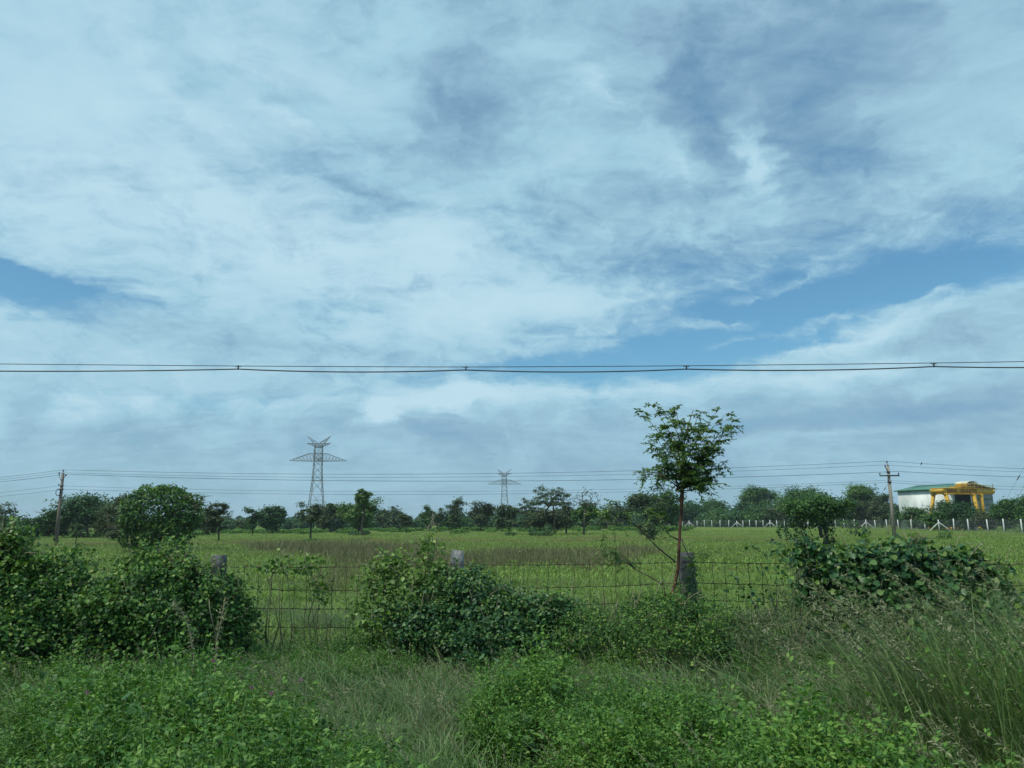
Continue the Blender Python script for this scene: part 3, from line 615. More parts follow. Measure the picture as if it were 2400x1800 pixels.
def crown_clusters(r, c, rad, n, kind):
    """cluster centres inside a lumpy crown"""
    if kind == 'umbrella':
        u = r.normal(size=(n, 3)); u = nrm(u) * (r.random((n, 1)) ** .4); u[:, 2] = np.abs(u[:, 2]) ** .8 * np.where(r.random(n) < .75, 1, .2)
        P = c + u * rad; P[:, 2] = c[2] - rad[2] * .75 + u[:, 2] * rad[2] * 1.7 * np.sqrt(np.maximum(0.05, 1 - .5 * (u[:, 0] ** 2 + u[:, 1] ** 2))); return P
    nl = 7; lobes = nrm(r.normal(size=(nl, 3))) * .5 * r.random((nl, 1)) ** .3; lobes[:, 2] = lobes[:, 2] * .9 + .05; lr = r.uniform(.42, .62, nl)
    k = r.integers(0, nl, n); u = nrm(r.normal(size=(n, 3))) * (r.random((n, 1)) ** .33)
    return c + (lobes[k] + u * lr[k][:, None]) * rad
def tree(label, xl, xr, yt, yb, xt, ybase, kind, mt, nleaf=2600, ncl=34, lsize=.2, D=None, seed=1, rel=.3, name='tree', cat='tree', group='trees round the meadow', trunk=None, bark='bark_dark', cr=None, forkq=.12, depth=.8, stems=1, twigs=0, tmpl=CLUMP, flat=.6, crownname='crown', leafmin=0):
    r = np.random.default_rng(seed)
    if D is None: D = dist(xt, ybase)
    base = pt(xt, ybase, D); base[2] = 0
    A = pt((xl + xr) / 2, yt, D); Bm = pt((xl + xr) / 2, yb, D); W = (xr - xl) / FP * D
    z1 = A[2]; z0 = max(Bm[2], .1); cz = (z0 + z1) / 2; rad = np.array([W / 2, W / 2 * depth, (z1 - z0) / 2]); c = np.array([A[0], D, cz])
    root = empty(name, base, label, cat, group)
    cl = crown_clusters(r, c, rad * .9, ncl, kind); sm = .16 * rel / .25
    for ax, lo, hi in ((0, c[0] - rad[0], c[0] + rad[0]), (2, z0, z1)):
        m_ = (hi - lo) * (sm * .62 if ax == 0 else sm * .6); a_, b_ = cl[:, ax].min(), cl[:, ax].max(); cl[:, ax] = lo + m_ + (cl[:, ax] - a_) / (b_ - a_) * (hi - lo - 2 * m_)
    trunk = trunk or max(.05, (z1 - 0) * .022)
    mb = MB()
    for s in range(stems):
        off = np.array([(s - (stems - 1) / 2) * trunk * 5, r.normal() * trunk * 2, 0]) if stems > 1 else np.zeros(3)
        fork = np.array([base[0] * .6 + c[0] * .4, D, z0 + (z1 - z0) * forkq]) + off * 1.5
        sub = cl[np.arange(len(cl)) % stems == s]
        nd, pr, ra = skeleton(r, base + off, fork, sub, trunk / math.sqrt(stems))
        tube_tree(mb, nd, pr, ra)
        if twigs:
            for p in sub:
                for _ in range(twigs):
                    q = p + nrm(r.normal(size=3) * [1, 1, .8] + [0, 0, .35]) * r.uniform(.25, .6) * rel * rad[0]; mb.bar(p, q, .02 * D / 100 + .006, .006 * D / 100 + .003, 3, cap=False)
    mb.obj('trunk', M[bark], root, base)
    if nleaf:
        nleaf = int(nleaf * (1.5 if kind == 'round' else 1.2)); lb = MB(); k = r.integers(0, ncl, nleaf); cs = np.array([.35 * rad[0] * rel / .3, .35 * rad[0] * rel / .3, .35 * rad[0] * rel / .3 * flat]) if kind != 'x' else 0
        cw = r.uniform(.6, 1.25, ncl); P = cl[k] + r.normal(size=(nleaf, 3)) * cs * .62 * cw[k][:, None]
        P[:, 2] = np.maximum(P[:, 2], .05); tn = np.clip(r.normal(.42, .2, nleaf) + (r.random(ncl)[k] - .5) * .4, 0, 1)
        upv = nrm(P - (c - [0, 0, rad[2] * .6])) * .6 + [0, 0, .7]
        n = nleaf; nn = nrm(upv + .55 * r.normal(size=(n, 3))); t = r.normal(size=(n, 3)); t = nrm(t - nn * (t * nn).sum(1, keepdims=True))
        leaves(lb, tmpl, P, (t, np.cross(nn, t), nn), lsize * r.uniform(.6, 1.4, n), tn)
        o = lb.obj(crownname, M[mt], root, base); o['kind'] = 'stuff'
    return root
T = tree
# left part of the meadow
T('spreading half bare tree cut by the left edge of the picture', -70, 66, 1178, 1222, -10, 1275, 'umbrella', 'tree_grey', 1500, 46, .15, seed=3, rel=.16, twigs=4, D=78, flat=.4)
T('dense dark bushy tree behind the spreading tree at the left edge', -60, 48, 1212, 1262, 0, 1266, 'round', 'tree_dark', 3000, 30, .26, seed=4, D=95)
T('low dark tree left of the brown power pole', 42, 132, 1214, 1258, 85, 1258, 'round', 'tree_dark', 3400, 30, .30, seed=5, D=120)
T('broad dark tree with light showing under its crown, right of the brown power pole', 108, 262, 1162, 1232, 205, 1258, 'round', 'tree_dark', 7500, 60, .30, seed=6, D=118, rel=.26, trunk=.22, stems=2)
T('low dark tree under the broad dark crown', 105, 185, 1205, 1255, 150, 1256, 'round', 'tree_dark', 3000, 26, .28, seed=61, D=122)
T('thin grey tree with fine twigs between the broad dark tree and the vine covered one', 235, 340, 1160, 1225, 290, 1258, 'round', 'tree_grey', 3600, 48, .22, seed=7, D=112, rel=.2, twigs=5)
T('brownish sprawling scrub tree at the foot of the vine covered tree', 225, 318, 1206, 1266, 285, 1268, 'round', 'tree_brown', 3600, 46, .14, seed=8, D=74, rel=.22, twigs=5, bark='bark')
T('very small sapling on a bare stem in the meadow left', 162, 194, 1228, 1248, 177, 1278, 'round', 'tree_grey', 420, 12, .12, seed=9, rel=.3, trunk=.05)
T('tall tree with greyish crown on a straight thin trunk', 478, 548, 1178, 1252, 513, 1267, 'round', 'tree_brown', 2600, 44, .19, seed=10, rel=.22, twigs=5, depth=.9, forkq=.1)
T('grey green tree behind the straight trunked one', 455, 512, 1192, 1252, 484, 1254, 'round', 'tree_grey', 2600, 30, .28, seed=12, D=135)
T('small tree with two dark tufts on a slender trunk', 574, 618, 1188, 1240, 592, 1254, 'round', 'tree_dark', 1200, 18, .24, seed=13, rel=.3, D=132)
T('pale bushy tree left of the two tufted tree', 556, 600, 1214, 1242, 578, 1246, 'round', 'tree_grey', 1400, 16, .34, seed=14, D=165)
T('round dark tree with a domed crown', 604, 668, 1188, 1246, 640, 1246, 'round', 'tree_dark', 4200, 34, .34, seed=15, D=150, rel=.27)
T('spreading flat topped tree on a thin trunk in front of the larger pylon', 690, 772, 1178, 1224, 728, 1266, 'umbrella', 'tree_brown', 3000, 52, .17, seed=16, rel=.16, twigs=4, flat=.45, trunk=.11)
T('hazy dense tree behind the flat topped one', 742, 812, 1180, 1246, 775, 1247, 'round', 'tree_grey', 4200, 36, .36, seed=17, D=165, rel=.27)
T('tallest leafy green tree of the row with a lopsided crown', 798, 888, 1170, 1236, 843, 1254, 'round', 'tree_lush', 5200, 44, .28, seed=18, rel=.24, trunk=.26, depth=.9)
T('green plume of foliage standing on the lopsided crown', 836, 872, 1146, 1192, 850, 1252, 'round', 'tree_lush', 1900, 16, .26, seed=19, rel=.3, name='tree', D=119)
T('rounded grey tree right of the leafy green one', 884, 952, 1190, 1241, 918, 1242, 'round', 'tree_grey', 4200, 36, .42, seed=20, D=200, rel=.27)
T('slim little tree with a thin trunk beside the rounded grey one', 934, 968, 1200, 1236, 952, 1250, 'round', 'tree_brown', 900, 18, .24, seed=21, rel=.3)
T('small leafy crown left of a greyish bare one', 985, 1018, 1184, 1232, 1002, 1240, 'round', 'tree_mid', 1700, 20, .32, seed=22, D=190, rel=.3)
T('greyish thin crown right of the small leafy one', 1004, 1050, 1190, 1236, 1024, 1239, 'round', 'tree_grey', 1000, 26, .28, seed=231, D=180, rel=.24, twigs=5)
T('pointed airy tree on a dark trunk', 1046, 1094, 1161, 1238, 1071, 1248, 'round', 'tree_grey', 2100, 40, .25, seed=24, rel=.24, twigs=5, forkq=.05)
T('broad dark tree with an uneven top behind the pointed airy one', 1040, 1086, 1205, 1243, 1050, 1243, 'round', 'tree_mid', 2200, 24, .36, seed=25, D=180)
T('brownish bushy tree with a forked upper crown', 1098, 1160, 1176, 1236, 1127, 1245, 'round', 'tree_brown', 3600, 40, .30, seed=26, rel=.25, twigs=2)
T('rounded dusky tree in front of the smaller pylon', 1160, 1214, 1182, 1240, 1196, 1252, 'round', 'tree_grey', 3200, 36, .27, seed=27, rel=.25, twigs=2)
T('airy leaning acacia left of the tallest flat topped one', 1208, 1268, 1167, 1206, 1250, 1251, 'umbrella', 'tree_grey', 1300, 44, .20, seed=28, rel=.16, twigs=5, flat=.4, stems=2, trunk=.17)
T('tall umbrella shaped acacia with bare spreading limbs', 1232, 1340, 1138, 1186, 1290, 1254, 'umbrella', 'tree_grey', 3000, 120, .17, seed=29, rel=.11, twigs=6, flat=.4, stems=2, trunk=.17, forkq=-.25)
T('low dark thicket under the umbrella shaped acacia', 1228, 1345, 1194, 1236, 1278, 1252, 'round', 'tree_brown', 5600, 50, .26, seed=30, rel=.2, stems=4, trunk=.2)
T('brownish tree on a bare trunk right of the umbrella acacia', 1302, 1362, 1182, 1238, 1327, 1250, 'round', 'tree_brown', 3000, 34, .28, seed=31, rel=.25, trunk=.16)
T('leafless fan of mauve branches on a straight dark trunk', 1337, 1408, 1140, 1188, 1368, 1253, 'umbrella', 'tree_brown', 500, 110, .12, seed=32, rel=.13, twigs=9, bark='bark', forkq=-.35, trunk=.16)
T('leafy lower crown round the trunk of the leafless fan', 1340, 1402, 1180, 1222, 1368, 1253, 'round', 'tree_mid', 2300, 28, .28, seed=33, rel=.26, D=124)
T('dark tree mass left of the red barked sapling', 1400, 1475, 1186, 1238, 1440, 1240, 'round', 'tree_grey', 4200, 36, .42, seed=34, D=200)
T('tall tree just left of the red barked sapling', 1466, 1560, 1158, 1230, 1515, 1246, 'round', 'tree_grey', 6200, 56, .30, seed=35, D=145, rel=.22, twigs=1)
T('tall crown close behind the red barked sapling', 1518, 1600, 1148, 1232, 1545, 1246, 'round', 'tree_mid', 5200, 46, .32, seed=36, D=150, rel=.23)
T('young tree with leafy foot in front of the dark row', 1490, 1545, 1222, 1262, 1515, 1272, 'round', 'tree_grey', 1300, 26, .14, seed=37, rel=.26, D=76)
# wood behind the far fence
wood = [
 (1560, 1660, 1178, 1240, 250, 'tree_dark', 'dark tree of the wood right behind the sapling trunk'),
 (1640, 1710, 1168, 1232, 262, 'tree_mid', 'brighter green domed tree in the wood'),
 (1655, 1745, 1196, 1236, 232, 'tree_mid', 'low bright bush like tree hugging the far fence'),
 (1700, 1775, 1180, 1236, 240, 'tree_dark', 'dark tree left of the high rounded crown'),
 (1735, 1818, 1144, 1200, 250, 'tree_mid', 'high rounded crown standing over the wood'),
 (1735, 1830, 1186, 1238, 225, 'tree_mid', 'wide low tree in front of the high rounded crown'),
 (1822, 1915, 1142, 1205, 235, 'tree_mid', 'highest peaked crown right of the rounded one'),
 (1800, 1890, 1176, 1236, 215, 'tree_brown', 'brownish tree behind the fence left of the vine hung tree'),
 (1885, 1985, 1158, 1232, 222, 'tree_mid', 'green tree whose crown merges with the vine hung tree'),
 (1975, 2052, 1138, 1196, 205, 'tree_lush', 'yellowish green tree with a flat leafy top'),
 (1960, 2050, 1176, 1236, 192, 'tree_brown', 'brown leaved bushy tree below the yellowish one'),
 (2035, 2100, 1156, 1230, 186, 'tree_grey', 'grey green tree just left of the pale power pole'),
 (2085, 2150, 1190, 1234, 168, 'tree_dark', 'dark tree at the foot of the white shed wall'),
 (2120, 2190, 1190, 1238, 158, 'tree_mid', 'feathery tree before the white shed wall'),
 (2184, 2290, 1174, 1236, 138, 'tree_dark', 'big dark round tree in front of the crane legs'),
 (2165, 2215, 1200, 1240, 130, 'tree_mid', 'green bush behind the braced fence post'),
 (2276, 2334, 1204, 1240, 135, 'tree_brown', 'greyish leafless thicket right of the crane'),
 (2318, 2395, 1168, 1240, 125, 'tree_mid', 'green tree beyond the fence near the right edge'),
 (2380, 2470, 1160, 1250, 112, 'tree_mid', 'leafy tree cut by the right edge of the picture')]
for i, (xl, xr, yt, yb, D, mt, lb_) in enumerate(wood):
    T(lb_, xl, xr, yt, yb, (xl + xr) / 2, 1240, 'round', mt, 8000, 60, .0026 * D * .66, D=D, seed=60 + i, rel=.25, group='trees of the wood behind the far fence', depth=.7)
# the vine-hung tree of the middle distance
T('near tree with vine hung dark trunk and drooping side branches', 1822, 1990, 1158, 1226, 1942, 1288, 'round', 'tree_mid', 8500, 70, .125, seed=101, rel=.2, trunk=.17, forkq=.0, stems=2, twigs=2)
def cloud_of_leaves(name, label, cat, lobes, D0, mt, dens, size, seed, tmpl=HEART, deep=.35, stems=6, matstem='stem', group=None, jit=.10, droop=.25, root_loc=None, runner=0, runmat=None, sub=0, clear=None):
    """a plant mass: leaves in shells over ellipsoids given as (px, py, rx, ry[, D]) in photo pixels"""
    r = np.random.default_rng(seed); Ls = []
    for l in lobes:
        px, py, rx, ry = l[:4]; D = l[4] if len(l) > 4 else D0; c = pt(px, py, D); Ls.append((c, np.array([rx / FP * D, min(rx / FP * D, deep * 2) if deep else rx / FP * D, ry / FP * D])))
    L0 = list(Ls)
    if sub:
        for (c, ra) in L0:
            for _ in range(sub):
                u = nrm(r.normal(size=3)); k_ = r.uniform(.28, .5); Ls.append((c + u * ra * r.uniform(.75, 1.18), np.maximum(ra.mean() * k_ * r.uniform(.7, 1.3, 3), .06)))
    c0 = Ls[0][0]; base = np.array([c0[0], c0[1], 0]) if root_loc is None else np.array(root_loc, float)
    root = empty(name, base, label, cat, group); b = MB()
    for (c, ra) in Ls:
        area = 4 * math.pi * ((ra[0] * ra[1]) ** 1.6 / 3 + (ra[0] * ra[2]) ** 1.6 / 3 + (ra[1] * ra[2]) ** 1.6 / 3) ** (1 / 1.6)
        n = int(area * dens); u = nrm(r.normal(size=(n, 3)))
        tt = np.zeros(n); tuv = None
        if sub:
            m_ = max(3, int(area * 26)); tu = nrm(r.normal(size=(m_, 3))); tr = r.uniform(.86, 1.22, m_); kk = r.integers(0, m_, n); off = r.normal(size=(n, 3)); off[:, 2] = np.abs(off[:, 2]) - .3
            own = r.random(n) < .78; tsz = r.uniform(.05, .12, m_)
        lump = 1 + .16 * np.sin(u[:, 0] * 7 + c[0] * 3) * np.sin(u[:, 2] * 6 + c[2] * 5 + u[:, 1] * 4)
        P = c + u * ra * (lump - np.abs(r.normal(size=n)) * .16)[:, None] + r.normal(size=(n, 3)) * jit * min(1, ra.min())
        if sub:
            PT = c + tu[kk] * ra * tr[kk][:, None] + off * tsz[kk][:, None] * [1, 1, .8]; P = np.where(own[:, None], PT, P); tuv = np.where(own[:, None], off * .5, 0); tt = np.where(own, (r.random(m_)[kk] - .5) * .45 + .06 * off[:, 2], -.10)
        keep = P[:, 2] > .03
        if clear:
            for (cx, hw, zt, cy) in clear: keep &= ~((np.abs(P[:, 0] - cx) < hw) & (P[:, 2] > zt) & (P[:, 1] < cy))
        for (c2, ra2) in Ls:
            if c2 is c: continue
            keep &= (((P - c2) / (ra2 * .72)) ** 2).sum(1) > 1
        keep &= ~((u[:, 1] > .35) & (r.random(n) < .5))
        P = P[keep]; u = u[keep]; tt = tt[keep]; n = len(P)
        if tuv is not None: u = nrm(u + tuv[keep])
        nn = nrm(u * [.8, .8, .5] + [0, -.15, .75] + .6 * r.normal(size=(n, 3))); t = r.normal(size=(n, 3)) * .8 + [0, 0, -droop * 2]
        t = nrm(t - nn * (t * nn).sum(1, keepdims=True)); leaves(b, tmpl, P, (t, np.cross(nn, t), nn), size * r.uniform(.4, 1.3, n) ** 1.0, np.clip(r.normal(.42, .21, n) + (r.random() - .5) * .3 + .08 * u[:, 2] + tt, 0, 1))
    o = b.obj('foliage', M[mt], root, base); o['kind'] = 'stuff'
    sb = MB()
    for (c, ra) in L0:
        for _ in range(stems):
            u = nrm(r.normal(size=3)) * .8; tip = c + u * ra; st = np.array([c[0] + r.normal() * ra[0] * .3, c[1] + r.normal() * .1, 0]); m1 = (st + tip) / 2 + r.normal(size=3) * .1; sb.path([st, m1, tip], [.012, .009, .004], 4)
    if runner:                            # whips that stick out of the mass, with leaves along them
        rb = MB()
        for _ in range(runner):
            c, ra = Ls[r.integers(len(Ls))]; u = nrm(np.array([r.normal(), r.normal() * .5 - .3, abs(r.normal()) + .3])); a = c + u * ra * .9; ln = r.uniform(.15, .45); d = nrm(u + r.normal(size=3) * .5 + [0, 0, .5])
            P = [a + d * ln * q + np.array([r.normal() * .015, 0, -.35 * ln * q * q]) for q in np.linspace(0, 1, 6)]; sb.path(P, np.linspace(.005, .002, 6), 3)
            PP = np.repeat(np.array(P), 2, 0) + r.normal(size=(12, 3)) * .012; leaves(rb, tmpl, PP, frames(12, (0, -.2, .8), .5, r=r), size * r.uniform(.5, 1.1, 12), np.clip(r.normal(.6, .2, 12), 0, 1))
        o = rb.obj('shoot', M[runmat or mt], root, base); o['kind'] = 'stuff'
    if sub:
        db = MB()
        for _ in range(len(L0) * 5):
            c, ra = L0[r.integers(len(L0))]; u = nrm(np.array([r.normal(), -abs(r.normal()) * .8, abs(r.normal()) * .8])); a = c + u * ra * .85; d = nrm(u + r.normal(size=3) * .7 + [0, 0, .4]); ln = r.uniform(.18, .5); e = a + d * ln; m2 = (a + e) / 2 + r.normal(size=3) * .05
            db.path([a, m2, e], [.0055, .004, .002], 3); db.bar(m2, m2 + nrm(d + r.normal(size=3) * .8) * ln * .4, .003, .0015, 3)
        o = db.obj('dry_twig', M['drystem'], root, base); o['kind'] = 'stuff'
    sb.obj('stem', M[matstem], root, base)
    return root
def vb(): pass
CL = cloud_of_leaves
def clr(px, y, hw, D=10.8): q = pt(px, y, D); return (q[0], hw, q[2], D + .25)
HEADS = [clr(514, 1372, .10), clr(1072, 1328, .16), clr(1072, 1316, .3), clr(1588, 1350, .10)]
CL('vine_curtain', 'drooping leafy branch cluster left of the dark vine hung trunk', 'foliage', [(1860, 1245, 28, 20), (1880, 1262, 22, 16), (1845, 1232, 18, 14), (1900, 1222, 30, 18)], 54, 'tree_dark', 32, .17, 111, CLUMP, .6, 3, 'bark_dark', 'drooping branches of the vine hung tree')
CL('vine_curtain', 'drooping leafy branch cluster right of the dark vine hung trunk', 'foliage', [(2012, 1244, 24, 9), (2025, 1250, 14, 8), (1985, 1228, 24, 10)], 56, 'tree_dark', 26, .17, 112, CLUMP, .6, 2, 'bark_dark', 'drooping branches of the vine hung tree')
CL('ivy', 'vines wrapped thickly round the dark trunk in the meadow', 'vine', [(1942, 1262, 13, 28), (1948, 1245, 10, 26), (1930, 1238, 10, 24), (1950, 1280, 20, 12), (1915, 1275, 16, 12)], 53.5, 'tree_dark', 60, .15, 113, CLUMP, .3, 5, 'bark_dark')
CL('scrub_patch', 'dark scrub on the ground at the foot of the vine hung tree', 'scrub', [(1925, 1286, 34, 8), (1965, 1284, 40, 8), (2005, 1284, 30, 5)], 53, 'tree_dark', 40, .14, 114, CLUMP, .8, 3, 'bark_dark')
CL('bush', 'small round bush alone in the grass before the far fence', 'bush', [(2215, 1252, 13, 11), (2212, 1258, 16, 8)], 76, 'tree_mid', 60, .15, 115, CLUMP, .6, 5, 'bark_dark', 'small bushes in the meadow')
CL('bush', 'low bush round the foot of the pale power pole', 'bush', [(2100, 1262, 12, 7), (2083, 1266, 16, 4)], 84, 'tree_mid', 60, .16, 116, CLUMP, .6, 3, 'bark_dark', 'small bushes in the meadow')
CL('bush', 'low bush at the foot of the spreading flat topped tree', 'bush', [(730, 1266, 15, 4), (722, 1267, 18, 3)], 88, 'tree_mid', 60, .16, 117, CLUMP, .6, 3, 'bark_dark', 'small bushes in the meadow')
CL('bush', 'dark low bush under the tallest leafy green tree', 'bush', [(842, 1250, 24, 5)], 125, 'tree_dark', 30, .25, 118, CLUMP, .8, 3, 'bark_dark', 'small bushes in the meadow')
CL('bush', 'ground bush round the trunk before the smaller pylon', 'bush', [(1196, 1251, 14, 4)], 112, 'tree_dark', 40, .2, 119, CLUMP, .8, 3, 'bark_dark', 'small bushes in the meadow')
CL('bush', 'thick dark bush round the stems of the umbrella acacia', 'bush', [(1248, 1244, 11, 10), (1283, 1244, 14, 14), (1265, 1250, 20, 5)], 108, 'tree_dark', 45, .2, 120, CLUMP, .8, 3, 'bark_dark', 'small bushes in the meadow')
CL('bush', 'sparse low bush left of the brown power pole sapling', 'bush', [(186, 1277, 12, 5)], 70, 'tree_dark', 60, .14, 121, CLUMP, .6, 3, 'bark_dark', 'small bushes in the meadow')
# vine covered tree on the left
vc = CL('vine_covered_tree', 'domed tree smothered in bright green vines, tallest thing at left of the meadow', 'tree',
   [(372, 1196, 62, 48), (350, 1176, 34, 30), (395, 1170, 40, 26), (425, 1195, 40, 32), (330, 1208, 38, 34), (448, 1212, 22, 28), (310, 1222, 24, 22), (395, 1225, 54, 30), (345, 1250, 34, 24), (425, 1245, 26, 26), (300, 1262, 16, 22)], 58, 'vine', 105, .17, 130, HEART, 1.6, 4, 'bark_dark', 'trees round the meadow', .2, runner=0, sub=5)
b = MB(); r = np.random.default_rng(5)
o_ = np.array(vc.location)
for (x0, y0, x1, y1) in ((420, 1160, 470, 1168), (470, 1168, 498, 1162), (455, 1188, 495, 1176), (450, 1180, 482, 1166), (460, 1190, 478, 1198), (250, 1236, 300, 1232), (252, 1210, 262, 1240), (395, 1240, 420, 1200), (420, 1200, 442, 1194), (350, 1225, 360, 1240)):
    b = MB(); A = pt(x0, y0, 57); B = pt(x1, y1, 57); mid_ = (A + B) / 2 + r.normal(size=3) * .12; b.path([A, mid_, B], [.035, .026, .012], 4)
    for _ in range(4):
        q = A + (mid_ - A) * r.uniform(.3, 1); b.bar(q, q + r.normal(size=3) * [.45, .3, .3], .014, .005, 3)
    b.obj('bare_branch', M['bark'], vc, o_)
b = MB(); b.path([(vc.location.x, 58, 0), (vc.location.x + .1, 58, 1.6), (vc.location.x, 58, 3.3)], [.3, .22, .1], 7); b.obj('trunk', M['bark_dark'], vc, o_)

# far wood seen as one mass
def mass(name, spans, mt, seed, n, ls):
    r = np.random.default_rng(seed); b = MB()
    for (x0, x1, D, hgt) in spans:
        X0 = (x0 - 1200) / FP * D; X1 = (x1 - 1200) / FP * D; m_ = int((X1 - X0) / (hgt * .55)) + 1
        for i in range(m_):
            cx = X0 + (X1 - X0) * (i + r.random()) / m_; hh = hgt * r.uniform(.6, 1.1); cy = D + r.uniform(-25, 25); k = n
            u = nrm(r.normal(size=(k, 3))); P = np.array([cx, cy, hh * .5]) + u * [hh * .75, hh * .6, hh * .52] * (1 - np.abs(r.normal(size=(k, 1))) * .15)
            P[:, 2] = np.maximum(P[:, 2], .2); nn = nrm(u * .7 + [0, 0, .6] + .45 * r.normal(size=(k, 3))); t = r.normal(size=(k, 3)); t = nrm(t - nn * (t * nn).sum(1, keepdims=True))
            leaves(b, CLUMP, P, (t, np.cross(nn, t), nn), ls * D * r.uniform(.6, 1.4, k), np.clip(r.normal(.4 + .2 * (r.random() - .5), .18, k), 0, 1))
    o = b.obj(name, M[mt]); tag(o, kind='stuff'); return o
o = mass('distant_wood', [(-300, 1700, 620, 7.2), (-300, 1700, 520, 5.4), (1000, 1650, 420, 8.2), (1350, 1650, 330, 8.0)], 'tree_dark', 200, 190, .0030)
o['label'] = 'hazy dark wood along the horizon'
o = mass('far_wood', [(-250, 240, 190, 3.4), (430, 1250, 260, 3.4), (1200, 1520, 260, 5.5), (1500, 2110, 275, 8.5), (1560, 2140, 245, 6.5), (2100, 2560, 185, 6.0)], 'tree_dark', 201, 260, .0030)
o['label'] = 'dark wood closing the meadow'

# ------------------------------------------------------------------ instanced ground cover (nobody could count it)
hidden = {}
def template_coll(name, meshes):
    c = bpy.data.collections.new(name)
    for i, me in enumerate(meshes):
        o = bpy.data.objects.new('%s_%02d' % (name, i), me); c.objects.link(o)
    return c
def scatter(name, P, coll, nt, smin, smax, label, seed, tilt=.12, scl=None, idx=None):
    r = np.random.default_rng(seed); n = len(P); me = bpy.data.meshes.new(name); me.vertices.add(n); me.vertices.foreach_set('co', np.ascontiguousarray(P, dtype=np.float32).ravel())
    s = r.uniform(smin, smax, n) if scl is None else scl * r.uniform(smin, smax, n)
    def at(nm, typ, key, v):
        a = me.attributes.new(nm, typ, 'POINT'); a.data.foreach_set(key, np.ascontiguousarray(v).ravel())
    at('srot', 'FLOAT_VECTOR', 'vector', np.stack([r.normal(0, tilt, n), r.normal(0, tilt, n), r.uniform(-1.1, 1.1, n)], 1).astype(np.float32)); at('sscl', 'FLOAT', 'value', s.astype(np.float32)); at('sidx', 'INT', 'value', (r.integers(0, nt, n) if idx is None else idx).astype(np.int32))
    o = link(name, me); tag(o, label, None, None, 'stuff')
    ng = bpy.data.node_groups.new(name, 'GeometryNodeTree'); ng.interface.new_socket('Geometry', in_out='INPUT', socket_type='NodeSocketGeometry'); ng.interface.new_socket('Geometry', in_out='OUTPUT', socket_type='NodeSocketGeometry')
    a = ng.nodes.new('NodeGroupInput'); z_ = ng.nodes.new('NodeGroupOutput'); iop = ng.nodes.new('GeometryNodeInstanceOnPoints'); ci = ng.nodes.new('GeometryNodeCollectionInfo')
    ci.inputs['Collection'].default_value = coll; ci.inputs['Separate Children'].default_value = True; ci.inputs['Reset Children'].default_value = True
    def na(nm, dt):
        q = ng.nodes.new('GeometryNodeInputNamedAttribute'); q.data_type = dt; q.inputs['Name'].default_value = nm; return q.outputs[0]
    l = ng.links.new; m2p = ng.nodes.new('GeometryNodeMeshToPoints'); l(a.outputs[0], m2p.inputs[0]); l(m2p.outputs[0], iop.inputs['Points']); l(ci.outputs[0], iop.inputs['Instance']); iop.inputs['Pick Instance'].default_value = True
    l(na('sidx', 'INT'), iop.inputs['Instance Index']); l(na('srot', 'FLOAT_VECTOR'), iop.inputs['Rotation']); l(na('sscl', 'FLOAT'), iop.inputs['Scale']); l(iop.outputs[0], z_.inputs[0])
    md = o.modifiers.new('scatter', 'NODES'); md.node_group = ng
    return o
def weed_mesh(seed, mt, h=.6, nst=9, nl=26, ls=.045, tm=LEAF, spread=.22, trif=True):
    r = np.random.default_rng(seed); b = MB(); 
    for _ in range(nst):
        a = r.uniform(0, 2 * math.pi); hh = h * r.uniform(.6, 1.1); o = np.array([r.normal() * .08, r.normal() * .08, 0]); e = o + [math.cos(a) * spread * r.uniform(.3, 1.3), math.sin(a) * spread * r.uniform(.3, 1.3), hh]; mid = (o + e) / 2 + [0, 0, hh * .08]
        P3 = [o, mid, e]; b.path(P3, [.004, .003, .0015], 3, .3); q = r.uniform(.25, 1, nl)[:, None]
        P = (1 - q) ** 2 * o + 2 * q * (1 - q) * mid + q * q * e + r.normal(size=(nl, 3)) * [.045, .045, .03]
        if trif: P = np.repeat(P, 3, 0) + r.normal(size=(nl * 3, 3)) * .006
        n = len(P); leaves(b, tm, P, frames(n, (0, 0, 1), .5, r=r), ls * r.uniform(.6, 1.3, n), np.clip(r.normal(.42, .18, n) + (q.mean() * 0), 0, 1))
    return b.mesh('weed', M[mt])
def grass_mesh(seed, mt, h=.7, n=46, w=.010, lean=.55, spread=.13, az0=math.pi, azs=1.1, heads=0, headmat=None, seg=4):
    r = np.random.default_rng(seed); b = MB(); P = np.stack([r.normal(0, spread, n), r.normal(0, spread, n), 0 * np.ones(n)], 1)
    hh = h * r.uniform(.45, 1.15, n); blades(b, P, az0 + r.normal(0, azs, n), hh, np.abs(r.normal(lean, lean * .45, n)), w * r.uniform(.6, 1.5, n), np.clip(r.normal(.42, .22, n), 0, 1), seg)
    if heads:
        for _ in range(heads):
            p = np.array([r.normal() * spread, r.normal() * spread, 0]); a = az0 + r.normal() * azs * .6; H_ = h * r.uniform(.95, 1.4); ln = r.uniform(.2, .6) * H_
            q = np.linspace(0, 1, 6)[:, None]; S = p + np.array([math.cos(a), math.sin(a), 0]) * ln * q ** 2 + np.array([0, 0, 1]) * H_ * (q - .12 * q ** 3); b.path(S, np.linspace(.0022, .001, 6), 3, .8)
            m_ = 22; t_ = r.uniform(.72, 1, m_)[:, None]; Q = p + np.array([math.cos(a), math.sin(a), 0]) * ln * t_ ** 2 + np.array([0, 0, 1]) * H_ * (t_ - .12 * t_ ** 3); leaves(b, SLIM, Q, frames(m_, (0, 0, 1), 1, (math.cos(a), math.sin(a), .3), .6, r), .03, np.clip(r.normal(.85, .12, m_), 0, 1))
    return b.mesh('grass_tuft', M[mt])
def region(n, x_of, ylo, yhi, r, p=1.0):
    Y = ylo + (yhi - ylo) * r.random(n) ** p; X = (r.random(n) * 2 - 1) * x_of(Y); return np.stack([X, Y, np.zeros(n)], 1)
